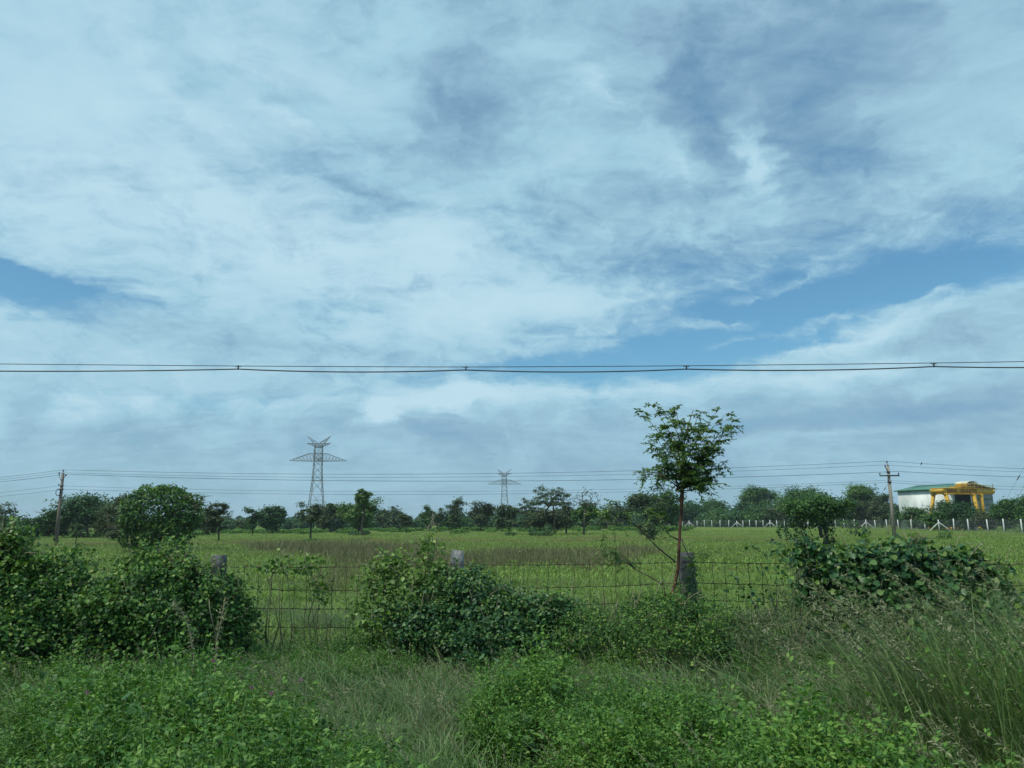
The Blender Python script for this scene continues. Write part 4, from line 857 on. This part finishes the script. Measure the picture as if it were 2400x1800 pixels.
r = np.random.default_rng(77)
cw = template_coll('weed_kind', [weed_mesh(300 + i, 'weed', .62, 12, 30, .031) for i in range(5)] + [weed_mesh(320 + i, 'weed2', .52, 7, 14, .058, HEART, .2, False) for i in range(3)])
cg = template_coll('grass_kind', [grass_mesh(340 + i, 'grass', .60, 70, .010, .85) for i in range(5)] + [grass_mesh(350 + i, 'grass_dry', .58, 44, .007, .9, heads=3) for i in range(3)] + [grass_mesh(390 + i, 'grass_tall', .62, 16, .022, 1.15, spread=.10, azs=2.2, seg=5) for i in range(2)])
cf = template_coll('field_tuft_kind', [grass_mesh(360 + i, 'field_grass', .19, 60, .011, 1.0, .22, azs=3, seg=3) for i in range(5)])
cfar = template_coll('far_tuft_kind', [grass_mesh(370 + i, 'field_grass', .17, 60, .03, .9, .5, azs=3, seg=2) for i in range(4)])
cb = template_coll('brown_weed_kind', [grass_mesh(380 + i, 'brown_weed', .55, 60, .016, .3, .3, azs=3, seg=3) for i in range(3)])
xo = lambda Y: .78 * Y + 1.5
# weeds: leafy herb belt in front; which pixel columns are leafy and which are grassy
def leafy(P):
    X, Y = P[:, 0], P[:, 1]; u = X / Y * FP + 1200
    edge = np.interp(u, [-400, 0, 700, 1000, 1150, 1300, 1700, 1900, 2400, 3000], [8.4, 8.3, 7.4, 6.3, 6.6, 7.6, 6.3, 5.4, 5.0, 5.0])
    return Y < edge + .4 * np.sin(X * 2.1) + .25 * np.sin(X * 5.3 + 1)
P = region(4200, xo, 3.3, 10.4, r); lf = leafy(P)
PL = P[lf]; hs = .82 + .30 * np.sin(PL[:, 0] * 1.7 + PL[:, 1]) + .16 * np.sin(PL[:, 0] * 3.9 - PL[:, 1] * 2.7 + 1) + .10 * np.sin(PL[:, 0] * 7.3 + PL[:, 1] * 5.1); 
scatter('weeds', PL, cw, 8, .75, 1.25, 'leafy green weeds filling the verge', 401, scl=hs, tilt=.15, idx=np.where(r.random(len(PL)) < .86, r.integers(0, 5, len(PL)), r.integers(5, 8, len(PL))))
PG = np.vstack([P[~lf], P[lf][r.random(lf.sum()) < .5], region(900, xo, 6.5, 10.8, r)]); u = PG[:, 0] / PG[:, 1] * FP + 1200
scatter('grass', PG, cg, 8, .7, 1.25, 'long wind bent grass of the verge', 402, scl=np.interp(u, [0, 1500, 2000, 2400], [.82, .85, 1.0, 1.35]), tilt=.18, idx=np.where(r.random(len(PG)) < .55, r.integers(0, 5, len(PG)), r.integers(5, 10, len(PG))))
PV = region(1500, xo, 8.8, 11.6, r); PV = PV[(np.sin(PV[:, 0] * 1.9) + r.normal(0, .5, len(PV))) > -.2]; scatter('undergrowth', PV, cw, 8, .5, .95, 'soft low weeds along the foot of the fence', 411, tilt=.15)
P = region(12000, lambda Y: .75 * Y + 1, 10.4, 27, r, .8); scatter('meadow_grass', P, cf, 5, .8, 1.6, 'green meadow grass beyond the wire fence', 403, tilt=.15, scl=np.interp(P[:, 1], [10.4, 14, 27], [1.3, 1.0, .8]) * (1 + .35 * np.sin(P[:, 0] * .9 + P[:, 1] * .7) * np.sin(P[:, 0] * .37 - P[:, 1] * 1.3)))
P = region(5200, lambda Y: .75 * Y + 1, 10.6, 17, r); k = (np.sin(P[:, 0] * 1.1 + 2) * np.sin(P[:, 1] * 1.7 + P[:, 0] * .4) + r.normal(0, .25, len(P))) > .25; scatter('rough_grass', P[k], cg, 8, .6, 1.0, 'rough tall grass behind the wire fence', 404)
P = region(7500, lambda Y: .75 * Y + 2, 25, 75, r, .75); P = np.vstack([P, region(3500, lambda Y: .75 * Y + 2, 75, 150, r, .9)]); k = np.ones(len(P), bool)
for (y0, sl_, ph, w) in FURROWS: k &= ~((np.abs(P[:, 1] - y0 - sl_ * P[:, 0] - 2 * np.sin(P[:, 0] * .06 + ph)) < w * 1.1 + .3) & (np.sin(P[:, 0] * .21 + ph * 3) > -.5))
P = P[k]; scatter('short_grass', P, cfar, 4, .7, 1.3, 'short grass of the open meadow', 405)
# brown dry weeds in drifts
Pb = []
for (px, py, rx, ry, n) in ((700, 1290, 90, 5, 260), (860, 1296, 110, 10, 520), (880, 1312, 90, 8, 320), (1100, 1322, 130, 8, 300), (1330, 1318, 120, 8, 240), (1480, 1300, 60, 6, 100), (1240, 1306, 140, 5, 160), (780, 1365, 40, 18, 60)):
    for _ in range(int(n * .5)):
        Pb.append(gnd(px + r.normal() * rx * .6, py + r.normal() * ry * 1.0))
scatter('brown_weeds', np.array(Pb), cb, 3, .7, 1.4, 'brown dry weeds in drifts across the meadow', 406, scl=np.interp(np.array(Pb)[:, 1], [14, 60], [.7, 1.15]))
# low scrub line between meadow and trees
def scrub_pts():
    out = []
    for (x0, x1, y0, n) in ((-100, 480, 1252, 110), (440, 860, 1246, 170), (800, 1300, 1243, 190), (1250, 1620, 1241, 120)):
        for _ in range(n):
            x = r.uniform(x0, x1); out.append(gnd(x, y0 + r.normal() * 2.2 - .0062 * (x - 1200) * .3))
    return np.array(out)
def scrub_mesh(seed):
    q = np.random.default_rng(seed); b = MB(); n = 260; u = nrm(q.normal(size=(n, 3))); u[:, 2] = np.abs(u[:, 2]); P = u * [1.5, 1.2, .75]; leaves(b, CLUMP, P, frames(n, (0, 0, 1), .6, r=q), .34 * q.uniform(.6, 1.3, n), np.clip(q.normal(.45, .2, n), 0, 1)); return b.mesh('scrub', M['weed'])
scatter('scrub', scrub_pts(), template_coll('scrub_kind', [scrub_mesh(500 + i) for i in range(4)]), 4, .3, .95, 'low green scrub at the foot of the tree row', 407, tilt=.05)

# ------------------------------------------------------------------ the barbed wire fence and its stone posts
FD = 10.8
bf = empty('barbed_wire_fence', (pt(1072, 1500, FD)[0], FD, 0), 'rusty barbed wire fence on rough granite posts', 'fence'); bo = np.array(bf.location)
def stone(name, a, b_, w, d, seed, mt, lean=0, label=None):
    r = np.random.default_rng(seed); a = np.asarray(a, float); b_ = np.asarray(b_, float); n = 12; mb = MB(); k = 12; dd = b_ - a; Ld = np.linalg.norm(dd); dd /= Ld
    ux = np.cross(dd, [0, 1, 0]); ux /= np.linalg.norm(ux); ux = -ux if ux[0] < 0 else ux; uy = np.cross(dd, ux); V = []
    sq = []
    for i in range(k):
        t = i / k * 4; s = int(t); f = t - s; c = [(-1, -1), (1, -1), (1, 1), (-1, 1), (-1, -1)]; p = np.array(c[s]) * (1 - f) + np.array(c[s + 1]) * f; p = p * (1 - .10 * (abs(p[0]) > .99 and abs(p[1]) > .99)); sq.append(p)
    for i in range(n + 1):
        q = i / n; ctr = a + (b_ - a) * q; tp = 1 - .05 * q - (.06 if i == n else 0)
        for p in sq:
            j = 1 + r.normal() * .035; V.append(ctr + ux * p[0] * w / 2 * tp * j + uy * p[1] * d / 2 * tp * j + dd * (r.normal() * .006))
    F = []
    for i in range(n):
        for j in range(k):
            q = (j + 1) % k; A, B, C_, D_ = i * k + j, i * k + q, (i + 1) * k + q, (i + 1) * k + j; F += [(A, B, C_), (A, C_, D_)]
    V.append(b_ + dd * .006); top = len(V) - 1
    for j in range(k): F.append((n * k + j, n * k + (j + 1) % k, top))
    mb.add(V, F); o = mb.obj(name, M[mt], bf, bo)
    if label: o['label'] = label
    return o
def topz(px, py, D=FD): return pt(px, py, D)
posts_n = []
for (xc, yt_, w, lean, mt, sd_, lb2) in ((-60, 1310, .2, .0, 'granite', 20, None), (514, 1302, .20, .01, 'granite_dark', 21, 'dark weathered granite post sunk in vines'), (1072.5, 1291, .20, -.01, 'granite', 22, 'pale topped granite post'), (1606, 1296, .225, .02, 'granite_dark', 23, 'wide granite post behind the sapling'), (2150, 1300, .2, 0, 'granite', 24, None), (2700, 1300, .2, 0, 'granite', 25, None)):
    t = topz(xc, yt_); a = np.array([t[0] + lean * 3, FD, -.2]); stone('post', a, t, w, .17, sd_, mt, label=lb2); posts_n.append(t)
stone('brace', topz(965, 1452, FD - .1), topz(1058, 1352, FD - .1), .17, .15, 30, 'granite_dark', label='dark stone stay leaning on the middle post')
# caps are slightly paler where lichen grows
sy = [(1337, 1388, 1430, 1474), (1328, 1379, 1422, 1464), (1323, 1377, 1418, 1460), (1317, 1365, 1404, 1447), (1318, 1366, 1405, 1448), (1322, 1370, 1410, 1452)]
xcs = [-60, 512, 1072, 1606, 2150, 2700]; drop = [575, 640, 691, 751, 812, 870, 930, 990, 1128, 1196, 1258, 1311, 1381, 1442, 1500, 1550, 1668, 1726, 1784, 1852, 1905, 1960, 2020, 2080, 2210, 300, 360, 420, 120, 200]
strandP = []
for s in range(4):
    P = []
    for i in range(len(xcs) - 1):
        A = topz(xcs[i], sy[i][s], FD - .1); B = topz(xcs[i + 1], sy[i + 1][s], FD - .1); q = sag(A, B, .02 + .01 * s, 40); q[1:-1] += r.normal(size=(39, 3)) * [0, .006, .004]; P.append(q if i == 0 else q[1:])
    P = np.vstack(P); strandP.append(P); b = MB(); b.path(P - bo, .0048, 4)
    for xb in np.arange(P[0, 0], P[-1, 0], .13):
        zb = np.interp(xb, P[:, 0], P[:, 2]); c = np.array([xb, FD - .1, zb]) - bo
        for _ in range(2): dd = nrm(r.normal(size=3)) * .02; b.bar(c - dd, c + dd, .0022, k=3, cap=False)
    b.obj('strand', M['rust_wire'], bf)
drop += [608, 665, 720, 783, 842, 900, 1160, 1228, 1285, 1345, 1411, 1470, 1698, 1755, 1818]
for px in drop:
    top = topz(px, 1325, FD - .1); x = top[0]; xx = x + r.normal() * .02; z1 = np.interp(x, strandP[0][:, 0], strandP[0][:, 2]); b = MB(); zs = np.linspace(z1 + .01, .28 + r.random() * .1, 8)
    b.path(np.stack([x + (xx - x) * np.linspace(0, 1, 8) + r.normal(size=8) * .006, np.full(8, FD - .105), zs], 1) - bo, .0042, 3)
    for s in range(4):
        zb = np.interp(x, strandP[s][:, 0], strandP[s][:, 2]); b.bar(np.array([x - .012, FD - .1, zb - .01]) - bo, np.array([x + .012, FD - .1, zb + .01]) - bo, .0075, k=4)
    b.obj('dropper_wire', M['rust_wire'], bf)

# ------------------------------------------------------------------ vine mounds and bushes along the fence
CL('vine_mound', 'bulky vine mound at the left edge in front of the fence line', 'vine', [(50, 1400, 110, 70), (0, 1470, 150, 100), (120, 1450, 110, 80), (-30, 1360, 70, 50), (160, 1420, 60, 40), (100, 1365, 46, 34), (30, 1500, 170, 80), (190, 1480, 70, 60)], 10.1, 'vine', 1500, .046, 601, HEART, .42, 4, group='vine mounds grown over the fence', runner=110, runmat='vine_bright', sub=6, clear=HEADS)
CL('vine_mound', 'tall bright green vine shoot rising at the left edge', 'vine', [(28, 1300, 26, 30), (20, 1335, 44, 36), (34, 1268, 12, 22), (14, 1280, 14, 20)], 9.9, 'vine_bright', 1300, .055, 602, HEART, .3, 4, group='vine mounds grown over the fence', runner=14, sub=4)
CL('vine_mound', 'largest vine mound, smothering the dark granite post', 'vine', [(370, 1410, 130, 76), (290, 1450, 110, 80), (430, 1460, 120, 84), (350, 1352, 54, 34), (420, 1362, 60, 34), (500, 1415, 56, 60), (548, 1430, 30, 66), (240, 1500, 110, 66), (400, 1520, 130, 60), (530, 1500, 50, 50), (330, 1320, 30, 18), (375, 1322, 24, 16), (460, 1348, 40, 22)], 10.3, 'vine', 1500, .044, 603, HEART, .42, 4, group='vine mounds grown over the fence', runner=190, runmat='vine_bright', sub=6, clear=HEADS)
CL('vine_mound', 'vine mound round the pale topped post and its stay', 'vine', [(1090, 1452, 84, 52), (1020, 1482, 66, 44), (1170, 1458, 76, 40), (1045, 1395, 40, 34), (1110, 1375, 46, 34), (1240, 1440, 70, 36), (1300, 1430, 40, 26), (1150, 1490, 110, 40), (960, 1460, 50, 36), (1190, 1410, 40, 20)], 10.35, 'vine_dark', 1500, .043, 604, HEART, .40, 4, group='vine mounds grown over the fence', runner=120, runmat='vine_bright', sub=6, clear=HEADS)
CL('vine_mound', 'loose light green vines climbing the wires left of the middle post', 'vine', [(1015, 1345, 42, 30), (960, 1350, 40, 24), (1010, 1305, 22, 22), (1000, 1288, 12, 14), (935, 1330, 22, 16), (885, 1370, 26, 56), (870, 1430, 30, 50), (960, 1400, 55, 36), (900, 1460, 60, 40), (690, 1334, 46, 7), (640, 1336, 26, 6), (752, 1380, 9, 34)], 10.55, 'vine_bright', 430, .055, 605, HEART, .18, 3, group='vine mounds grown over the fence', runner=46, sub=4, clear=HEADS)
CL('bush', 'round leafy bush at the foot of the red barked sapling', 'bush', [(1530, 1462, 80, 40), (1610, 1458, 76, 46), (1450, 1470, 64, 34), (1380, 1462, 50, 30), (1640, 1500, 60, 40), (1560, 1510, 120, 40), (1370, 1490, 60, 34), (1570, 1420, 30, 20)], 10.0, 'vine', 1600, .042, 606, LEAF, .5, 5, group='bushes along the fence', runner=46, sub=6, clear=HEADS)
CL('creeper_mound', 'large leaved creeper piled along the fence at right', 'vine', [(1893, 1296, 22, 22), (1915, 1330, 36, 30), (1950, 1365, 60, 40), (2010, 1350, 60, 34), (2075, 1330, 56, 36), (2130, 1296, 30, 18), (2140, 1335, 60, 40), (2205, 1335, 50, 34), (2262, 1326, 34, 22), (2310, 1352, 34, 22), (2010, 1410, 80, 40), (2100, 1400, 90, 50), (1890, 1385, 34, 24), (2200, 1400, 80, 50), (2180, 1470, 110, 60), (2050, 1475, 90, 50), (2290, 1430, 70, 50), (2000, 1500, 60, 40), (2300, 1500, 90, 50), (2520, 1420, 60, 60)], 10.2, 'vine_dark', 760, .078, 607, HEART, .34, 4, group='vine mounds grown over the fence', runner=110, runmat='vine_bright', sub=4, clear=HEADS)
CL('creeper', 'dark leafy creeper hanging down the face of the wide granite post', 'vine', [(1616, 1335, 13, 26), (1618, 1390, 18, 42), (1600, 1378, 14, 30), (1600, 1425, 34, 34), (1625, 1410, 24, 34)], 10.5, 'vine_dark', 1500, .045, 608, LEAF, .12, 3, clear=HEADS)
CL('creeper', 'few creeper leaves dangling on the wires right of the wide post', 'vine', [(1820, 1350, 40, 50), (1850, 1320, 20, 30), (1760, 1400, 30, 30)], 10.6, 'vine_dark', 90, .06, 609, HEART, .15, 3, runner=10, clear=HEADS)
CL('bush', 'dull brownish green bush in the shade right of the sapling', 'bush', [(1830, 1480, 100, 46), (1750, 1510, 90, 34), (1930, 1500, 90, 50), (1870, 1440, 60, 30)], 10.0, 'tree_grey', 1100, .034, 610, LEAF, .5, 5, 'drystem', group='bushes along the fence', sub=4)
# single large leaves one can pick apart on the middle mound
lm = MB(); lm.add(np.array([(math.cos(a) * .5 + .5, math.sin(a) * .48, .05 * math.sin(a) ** 2) for a in np.linspace(0, 2 * math.pi, 9)[:-1]] + [(.5, 0, -.02)]), [(i, (i + 1) % 8, 8) for i in range(8)], .75); lme = lm.mesh('leaf', M['vine'])
vm = [o for o in bpy.data.objects if o.name.startswith('vine_mound') and o.get('label', '').startswith('vine mound round')][0]
for i, (px, py, s) in enumerate(((1089, 1431, 18), (1112, 1427, 15), (1064, 1461, 17), (1086, 1462, 19), (1092, 1410, 12), (1075, 1450, 11), (950, 1440, 12), (965, 1455, 13), (1150, 1440, 10), (1010, 1500, 12))):
    o = link('leaf', lme, vm, pt(px, py, 9.95) - np.array(vm.location)); k = s / FP * 9.95; o.scale = (k, k, k); o.rotation_euler = (R(58 + 10 * math.sin(i * 3)), R(12 * math.cos(i * 5)), R(-25 + 17 * i))

# ------------------------------------------------------------------ the neem sapling
nb = pt(1572, 1500, 10.3); nb[2] = 0
nt = empty('neem_sapling', nb, 'slender red barked sapling with airy crown before the wide post', 'tree'); r = np.random.default_rng(909)
ND = 10.3
tp = [nb] + [pt(x, y, ND) for x, y in ((1566, 1440), (1572, 1400), (1581, 1372), (1589, 1335), (1591, 1300), (1593, 1250), (1597, 1200), (1598, 1165), (1603, 1120), (1600, 1060), (1612, 1000), (1625, 960))]
b = MB(); b.path(np.array(tp) - nb, [.026, .025, .024, .023, .022, .021, .020, .020, .028, .015, .011, .008, .004], 8)
k0 = pt(1596, 1150, ND) - nb; b.bar(k0 + [-.045, 0, .01], k0 + [.03, 0, .05], .038, .03, 7); b.bar(k0 + [-.07, -.02, 0], k0 + [-.02, 0, .03], .018, .024, 6); b.bar(k0 + [.0, -.02, .0], k0 + [.02, 0, -.10], .024, .02, 6)
b.obj('trunk', M['bark_red'], nt, smooth=True)
bb = MB(); lf_ = MB(); lf2 = MB()
def bez(a, m_, c, n=7):
    q = np.linspace(0, 1, n)[:, None]; return (1 - q) ** 2 * a + 2 * q * (1 - q) * m_ + q * q * c
def compound(mb, p, d, L_, n=9, ls=.062, tint=.5):
    d = nrm(d); q = np.linspace(.12, 1, n); S = p + np.outer(q, d) * L_; S[:, 2] -= .55 * L_ * q ** 2
    side = nrm(np.cross(d, [0, 0, 1.]) + r.normal(size=3) * .15); bb.path(np.vstack([p, S[::3]]) - nb, .0022, 3)
    for s in (1, -1):
        t = nrm(side * s + d * .55 + np.array([0, 0, -.45]) + r.normal(size=(n, 3)) * .22); nn = nrm(np.array([0, 0, 1.]) + r.normal(size=(n, 3)) * .45 + d * .2); t = nrm(t - nn * (t * nn).sum(1, keepdims=True))
        leaves(mb, SLIM if False else NLEAF, S - nb, (t, np.cross(nn, t), nn), ls * r.uniform(.7, 1.25, n) * (1 - .25 * np.abs(q - .5)), np.clip(r.normal(tint, .16, n), 0, 1))
NLEAF = (np.array([[0, 0, 0], [.35, .19, .03], [.7, .15, 0], [1, -.02, -.14], [.65, -.16, 0], [.3, -.18, .03]]), np.array([(0, 2, 1), (0, 3, 2), (0, 4, 3), (0, 5, 4)]))
crown_pts = [(1530, 950, .3), (1560, 965, .2), (1500, 962, 0), (1585, 960, -.2), (1640, 968, .2), (1680, 965, .1), (1700, 972, -.1), (1720, 985, .2), (1535, 1020, -.3), (1520, 1040, .2), (1560, 1000, .3), (1600, 990, -.3), (1650, 1000, .3), (1690, 1010, -.2), (1710, 1015, .2),
 (1545, 1060, .1), (1580, 1050, .4), (1620, 1040, -.4), (1660, 1050, .3), (1690, 1060, 0), (1695, 1090, .2), (1560, 1080, -.2), (1610, 1090, .4), (1645, 1090, -.4), (1670, 1100, .3), (1620, 1120, -.2), (1655, 1125, .1), (1590, 1110, .3), (1545, 1095, .2), (1550, 1112, 0), (1640, 1140, .1), (1690, 1110, 0), (1600, 1020, .1), (1640, 1070, 0), (1625, 1010, .2), (1600, 1075, -.1), (1665, 1025, 0), (1575, 1030, 0),
 (1640, 1055, .3), (1620, 1065, .2), (1600, 1045, .1), (1655, 1080, .1), (1635, 1105, .3), (1610, 1135, 0), (1680, 1040, .3), (1715, 1000, 0), (1560, 1045, .3)]
for (x, y, dy) in crown_pts:
    c = pt(x, y, ND + dy); ya = min(1150, y + 60 + abs(x - 1600) * .75); a = pt(np.interp(ya, [960, 1060, 1150], [1625, 1600, 1597]), ya, ND); m_ = (a + c) / 2 + np.array([0, 0, .08]) + r.normal(size=3) * .03
    S = bez(a, m_, c); bb.path(S - nb, np.linspace(.0065, .002, 7), 4)
    out = nrm((c - a) * [1, 1, .6])
    for j in range(12):
        q = r.uniform(.35, 1.0); p = S[min(6, int(q * 6.99))]; d = out * .6 + r.normal(size=3) * [.9, .8, .45] + [0, 0, .12]
        compound(lf_, p, d, r.uniform(.09, .17), 7, .060, .50 + .40 * (c[2] - 2.5) / 1.3)
# lower shoots on the left side
for path_, ends in (([(1583, 1317), (1540, 1282), (1500, 1240), (1470, 1215)], [(1400, 1215), (1440, 1180), (1470, 1196), (1385, 1200), (1415, 1240)]), ([(1590, 1265), (1570, 1255), (1548, 1230)], [(1540, 1188), (1555, 1205), (1530, 1205), (1560, 1240)]), ([(1560, 1400), (1555, 1372), (1520, 1350), (1490, 1335)], [(1430, 1300), (1420, 1280), (1445, 1290), (1470, 1320)]), ([(1597, 1262), (1605, 1285), (1612, 1300)], [(1625, 1325), (1640, 1300)]), ([(1597, 1150), (1575, 1130), (1545, 1110)], [(1500, 1108), (1515, 1112), (1540, 1135), (1558, 1148)]), ([(1598, 1150), (1620, 1150)], [(1675, 1135), (1630, 1150), (1650, 1148)])):
    S = np.array([pt(x, y, ND - .1) for x, y in path_]); bb.path(S - nb, np.linspace(.012, .006, len(S)), 5)
    for (x, y) in ends:
        c = pt(x, y, ND - .15 + r.normal() * .1); Q = bez(S[-1], (S[-1] + c) / 2 + [0, 0, .04], c, 5); bb.path(Q - nb, np.linspace(.006, .003, 5), 4)
        for j in range(5): compound(lf2, Q[r.integers(2, 5)], nrm(c - S[-1]) * .6 + r.normal(size=3) * .6, r.uniform(.14, .22), 7, .058, .78)
bb.obj('branches', M['bark'], nt)
lf_.obj('crown', M['neem'], nt)['kind'] = 'stuff'; lf2.obj('side_shoot_foliage', M['neem'], nt)['kind'] = 'stuff'

# ------------------------------------------------------------------ tall leaning grass with seed heads at right, stalks at left
def reed(label, base_px, D, n, hr, lean, seed, az0, heads, mt='grass', spread=.3, w=.011, hl=None, azs=.5):
    r = np.random.default_rng(seed); c = pt(base_px, 1500, D); c[2] = 0; root = empty('tall_grass', c, label, 'grass', 'tall seeding grasses on the verge'); b = MB()
    P = np.stack([r.normal(0, spread, n), r.normal(0, spread * .7, n), np.zeros(n)], 1); blades(b, P, az0 + r.normal(0, azs, n), r.uniform(hr[0] * .45, hr[1] * .98, n), np.abs(r.normal(lean, .25, n)), w * r.uniform(.6, 1.4, n), np.clip(r.normal(.5, .22, n), 0, 1), 5); b.obj('blades', M[mt], root)['kind'] = 'stuff'
    if n > 400:
        b = MB(); k = 900; P = np.stack([r.normal(0, spread * 1.1, k), r.normal(0, spread * .8, k), r.random(k) * hr[1] * .62], 1); P[:, 0] += math.cos(az0) * lean * P[:, 2] * .5; leaves(b, LEAF, P, frames(k, (0, 0, 1), .6, r=r), .045 * r.uniform(.6, 1.4, k), np.clip(r.normal(.4, .2, k), 0, 1)); b.obj('climbing_weed', M['weed'], root)['kind'] = 'stuff'
    for _ in range(heads):
        p = np.array([r.normal() * spread, r.normal() * spread * .6, 0]); a = az0 + r.normal() * .28; H_ = r.uniform(*hr); ln = H_ * r.uniform(lean * .7, lean * 1.2); q = np.linspace(0, 1, 9)[:, None]; dr = np.array([math.cos(a), math.sin(a), 0])
        S = p + dr * ln * q ** 1.5 + np.array([0, 0, 1]) * H_ * (q - .10 * q ** 3); sb = MB(); sb.path(S, np.linspace(.004, .0018, 9), 4, .7)
        m_ = 70; t_ = r.uniform(.74, 1, m_)[:, None]; Q = p + dr * ln * t_ ** 1.5 + np.array([0, 0, 1]) * H_ * (t_ - .10 * t_ ** 3) + r.normal(size=(m_, 3)) * .008; hd = MB(); leaves(hd, SLIM, Q, frames(m_, (0, 0, 1), 1, dr * .8 + [0, 0, .5], .7, r), .042, np.clip(r.normal(.6, .25, m_), 0, 1))
        st = sb.obj('stalk', M['stem'], root); hd.obj('seed_head', M['grass_dry'], st)['kind'] = 'stuff'
reed('tall pale grass clump leaning left with drooping seed heads, right of the creeper', 2310, 6.6, 850, (1.2, 1.9), .66, 701, math.pi, 30, spread=.36, w=.012, azs=.7, mt='grass_tall')
reed('feathery tall grass clump filling the right edge of the picture', 2400, 5.6, 1500, (1.2, 1.95), .50, 702, math.pi * .95, 34, spread=.42, w=.012, azs=.9, mt='grass_tall')
reed('tall grass clump behind the feathery one at the right edge', 2480, 7.2, 1300, (1.3, 1.9), .40, 706, math.pi * .9, 16, spread=.45, w=.009, mt='grass_tall')
reed('leaning grass with seed heads in front of the creeper mound', 2190, 7.0, 420, (.75, 1.15), .8, 703, math.pi, 9, spread=.30, w=.009)
reed('dark green reed like grass curling at the bottom left', 440, 4.6, 60, (.6, .95), .7, 704, 0.0, 0, mt='grass', spread=.12, w=.02, azs=2.5)
reed('broad bladed grass tuft at the bottom middle right', 1430, 4.7, 50, (.5, .8), .8, 705, 0.0, 0, mt='grass', spread=.12, w=.02, azs=2.5)
for i, (px, lb3, xs_, D) in enumerate(((430, 'pale fuzzy weed stalk leaning left before the largest mound', [(455, 1540), (445, 1480), (430, 1440), (405, 1412)], 8.4), (520, 'pale forked weed stalk by the dark granite post', [(505, 1560), (508, 1500), (520, 1450), (528, 1400)], 8.4))):
    P = np.array([pt(x, y, D) for x, y in xs_]); b0 = P[0].copy(); b0[2] = 0; root = empty('weed_stalk', b0, lb3, 'weed', 'pale weed stalks before the vine mound'); b = MB(); P = np.vstack([b0, P]); b.path(P - b0, [.012, .011, .010, .008, .005], 5, .8); b.obj('stalk', M['drystem'], root)
    if i: b = MB(); q0 = P[2]; b.path(np.array([q0, pt(492, 1430, D), pt(490, 1405, D)]) - b0, [.008, .006, .004], 4); b.obj('side_stalk', M['drystem'], root)
    rr = np.random.default_rng(i); m_ = 150; k = rr.uniform(1.2, 3.99, m_); Q = np.array([P[int(a)] + (P[int(a) + 1] - P[int(a)]) * (a % 1) for a in k]) + rr.normal(size=(m_, 3)) * .018 - b0; b = MB(); leaves(b, SLIM, Q, frames(m_, (0, 0, 1), 1, r=rr), .05, np.clip(rr.normal(.6, .2, m_), 0, 1)); b.obj('bristle_leaves', M['grass_dry'], root)['kind'] = 'stuff'
# pink flowers among the weeds
fr_ = np.random.default_rng(12); b = MB(); 
for (px, py, D) in ((500, 1548, 6.9), (705, 1594, 6.2), (636, 1624, 6.0), (590, 1612, 6.0), (205, 1622, 5.8), (1560, 1602, 6.6), (330, 1660, 5.6)):
    o = MB(); n = 26; leaves(o, SLIM, np.zeros((n, 3)), frames(n, (0, 0, 1), 2, r=fr_), .022, .5); ob = o.obj('flower', M['flower']); ob.location = Vector(pt(px, py, D).tolist())
    tag(ob, 'small pink flower among the leafy verge weeds', 'flower', 'pink flowers in the verge')

# ------------------------------------------------------------------ air
hb = MB(); hb.box((0, 1300, 24.5), (3010, 1710, 25.5)); hm, hq = mat('haze_air'); hv = hq.n('ShaderNodeVolumePrincipled'); hv.inputs['Color'].default_value = (.80, .92, 1, 1); hv.inputs['Density'].default_value = .00021; hv.inputs['Anisotropy'].default_value = .2
ho = hq.n('ShaderNodeOutputMaterial'); hq.l(hv.outputs[0], ho.inputs['Volume'])
tag(hb.obj('haze', hm), 'thin haze in the air over the meadow', None, None, 'stuff')
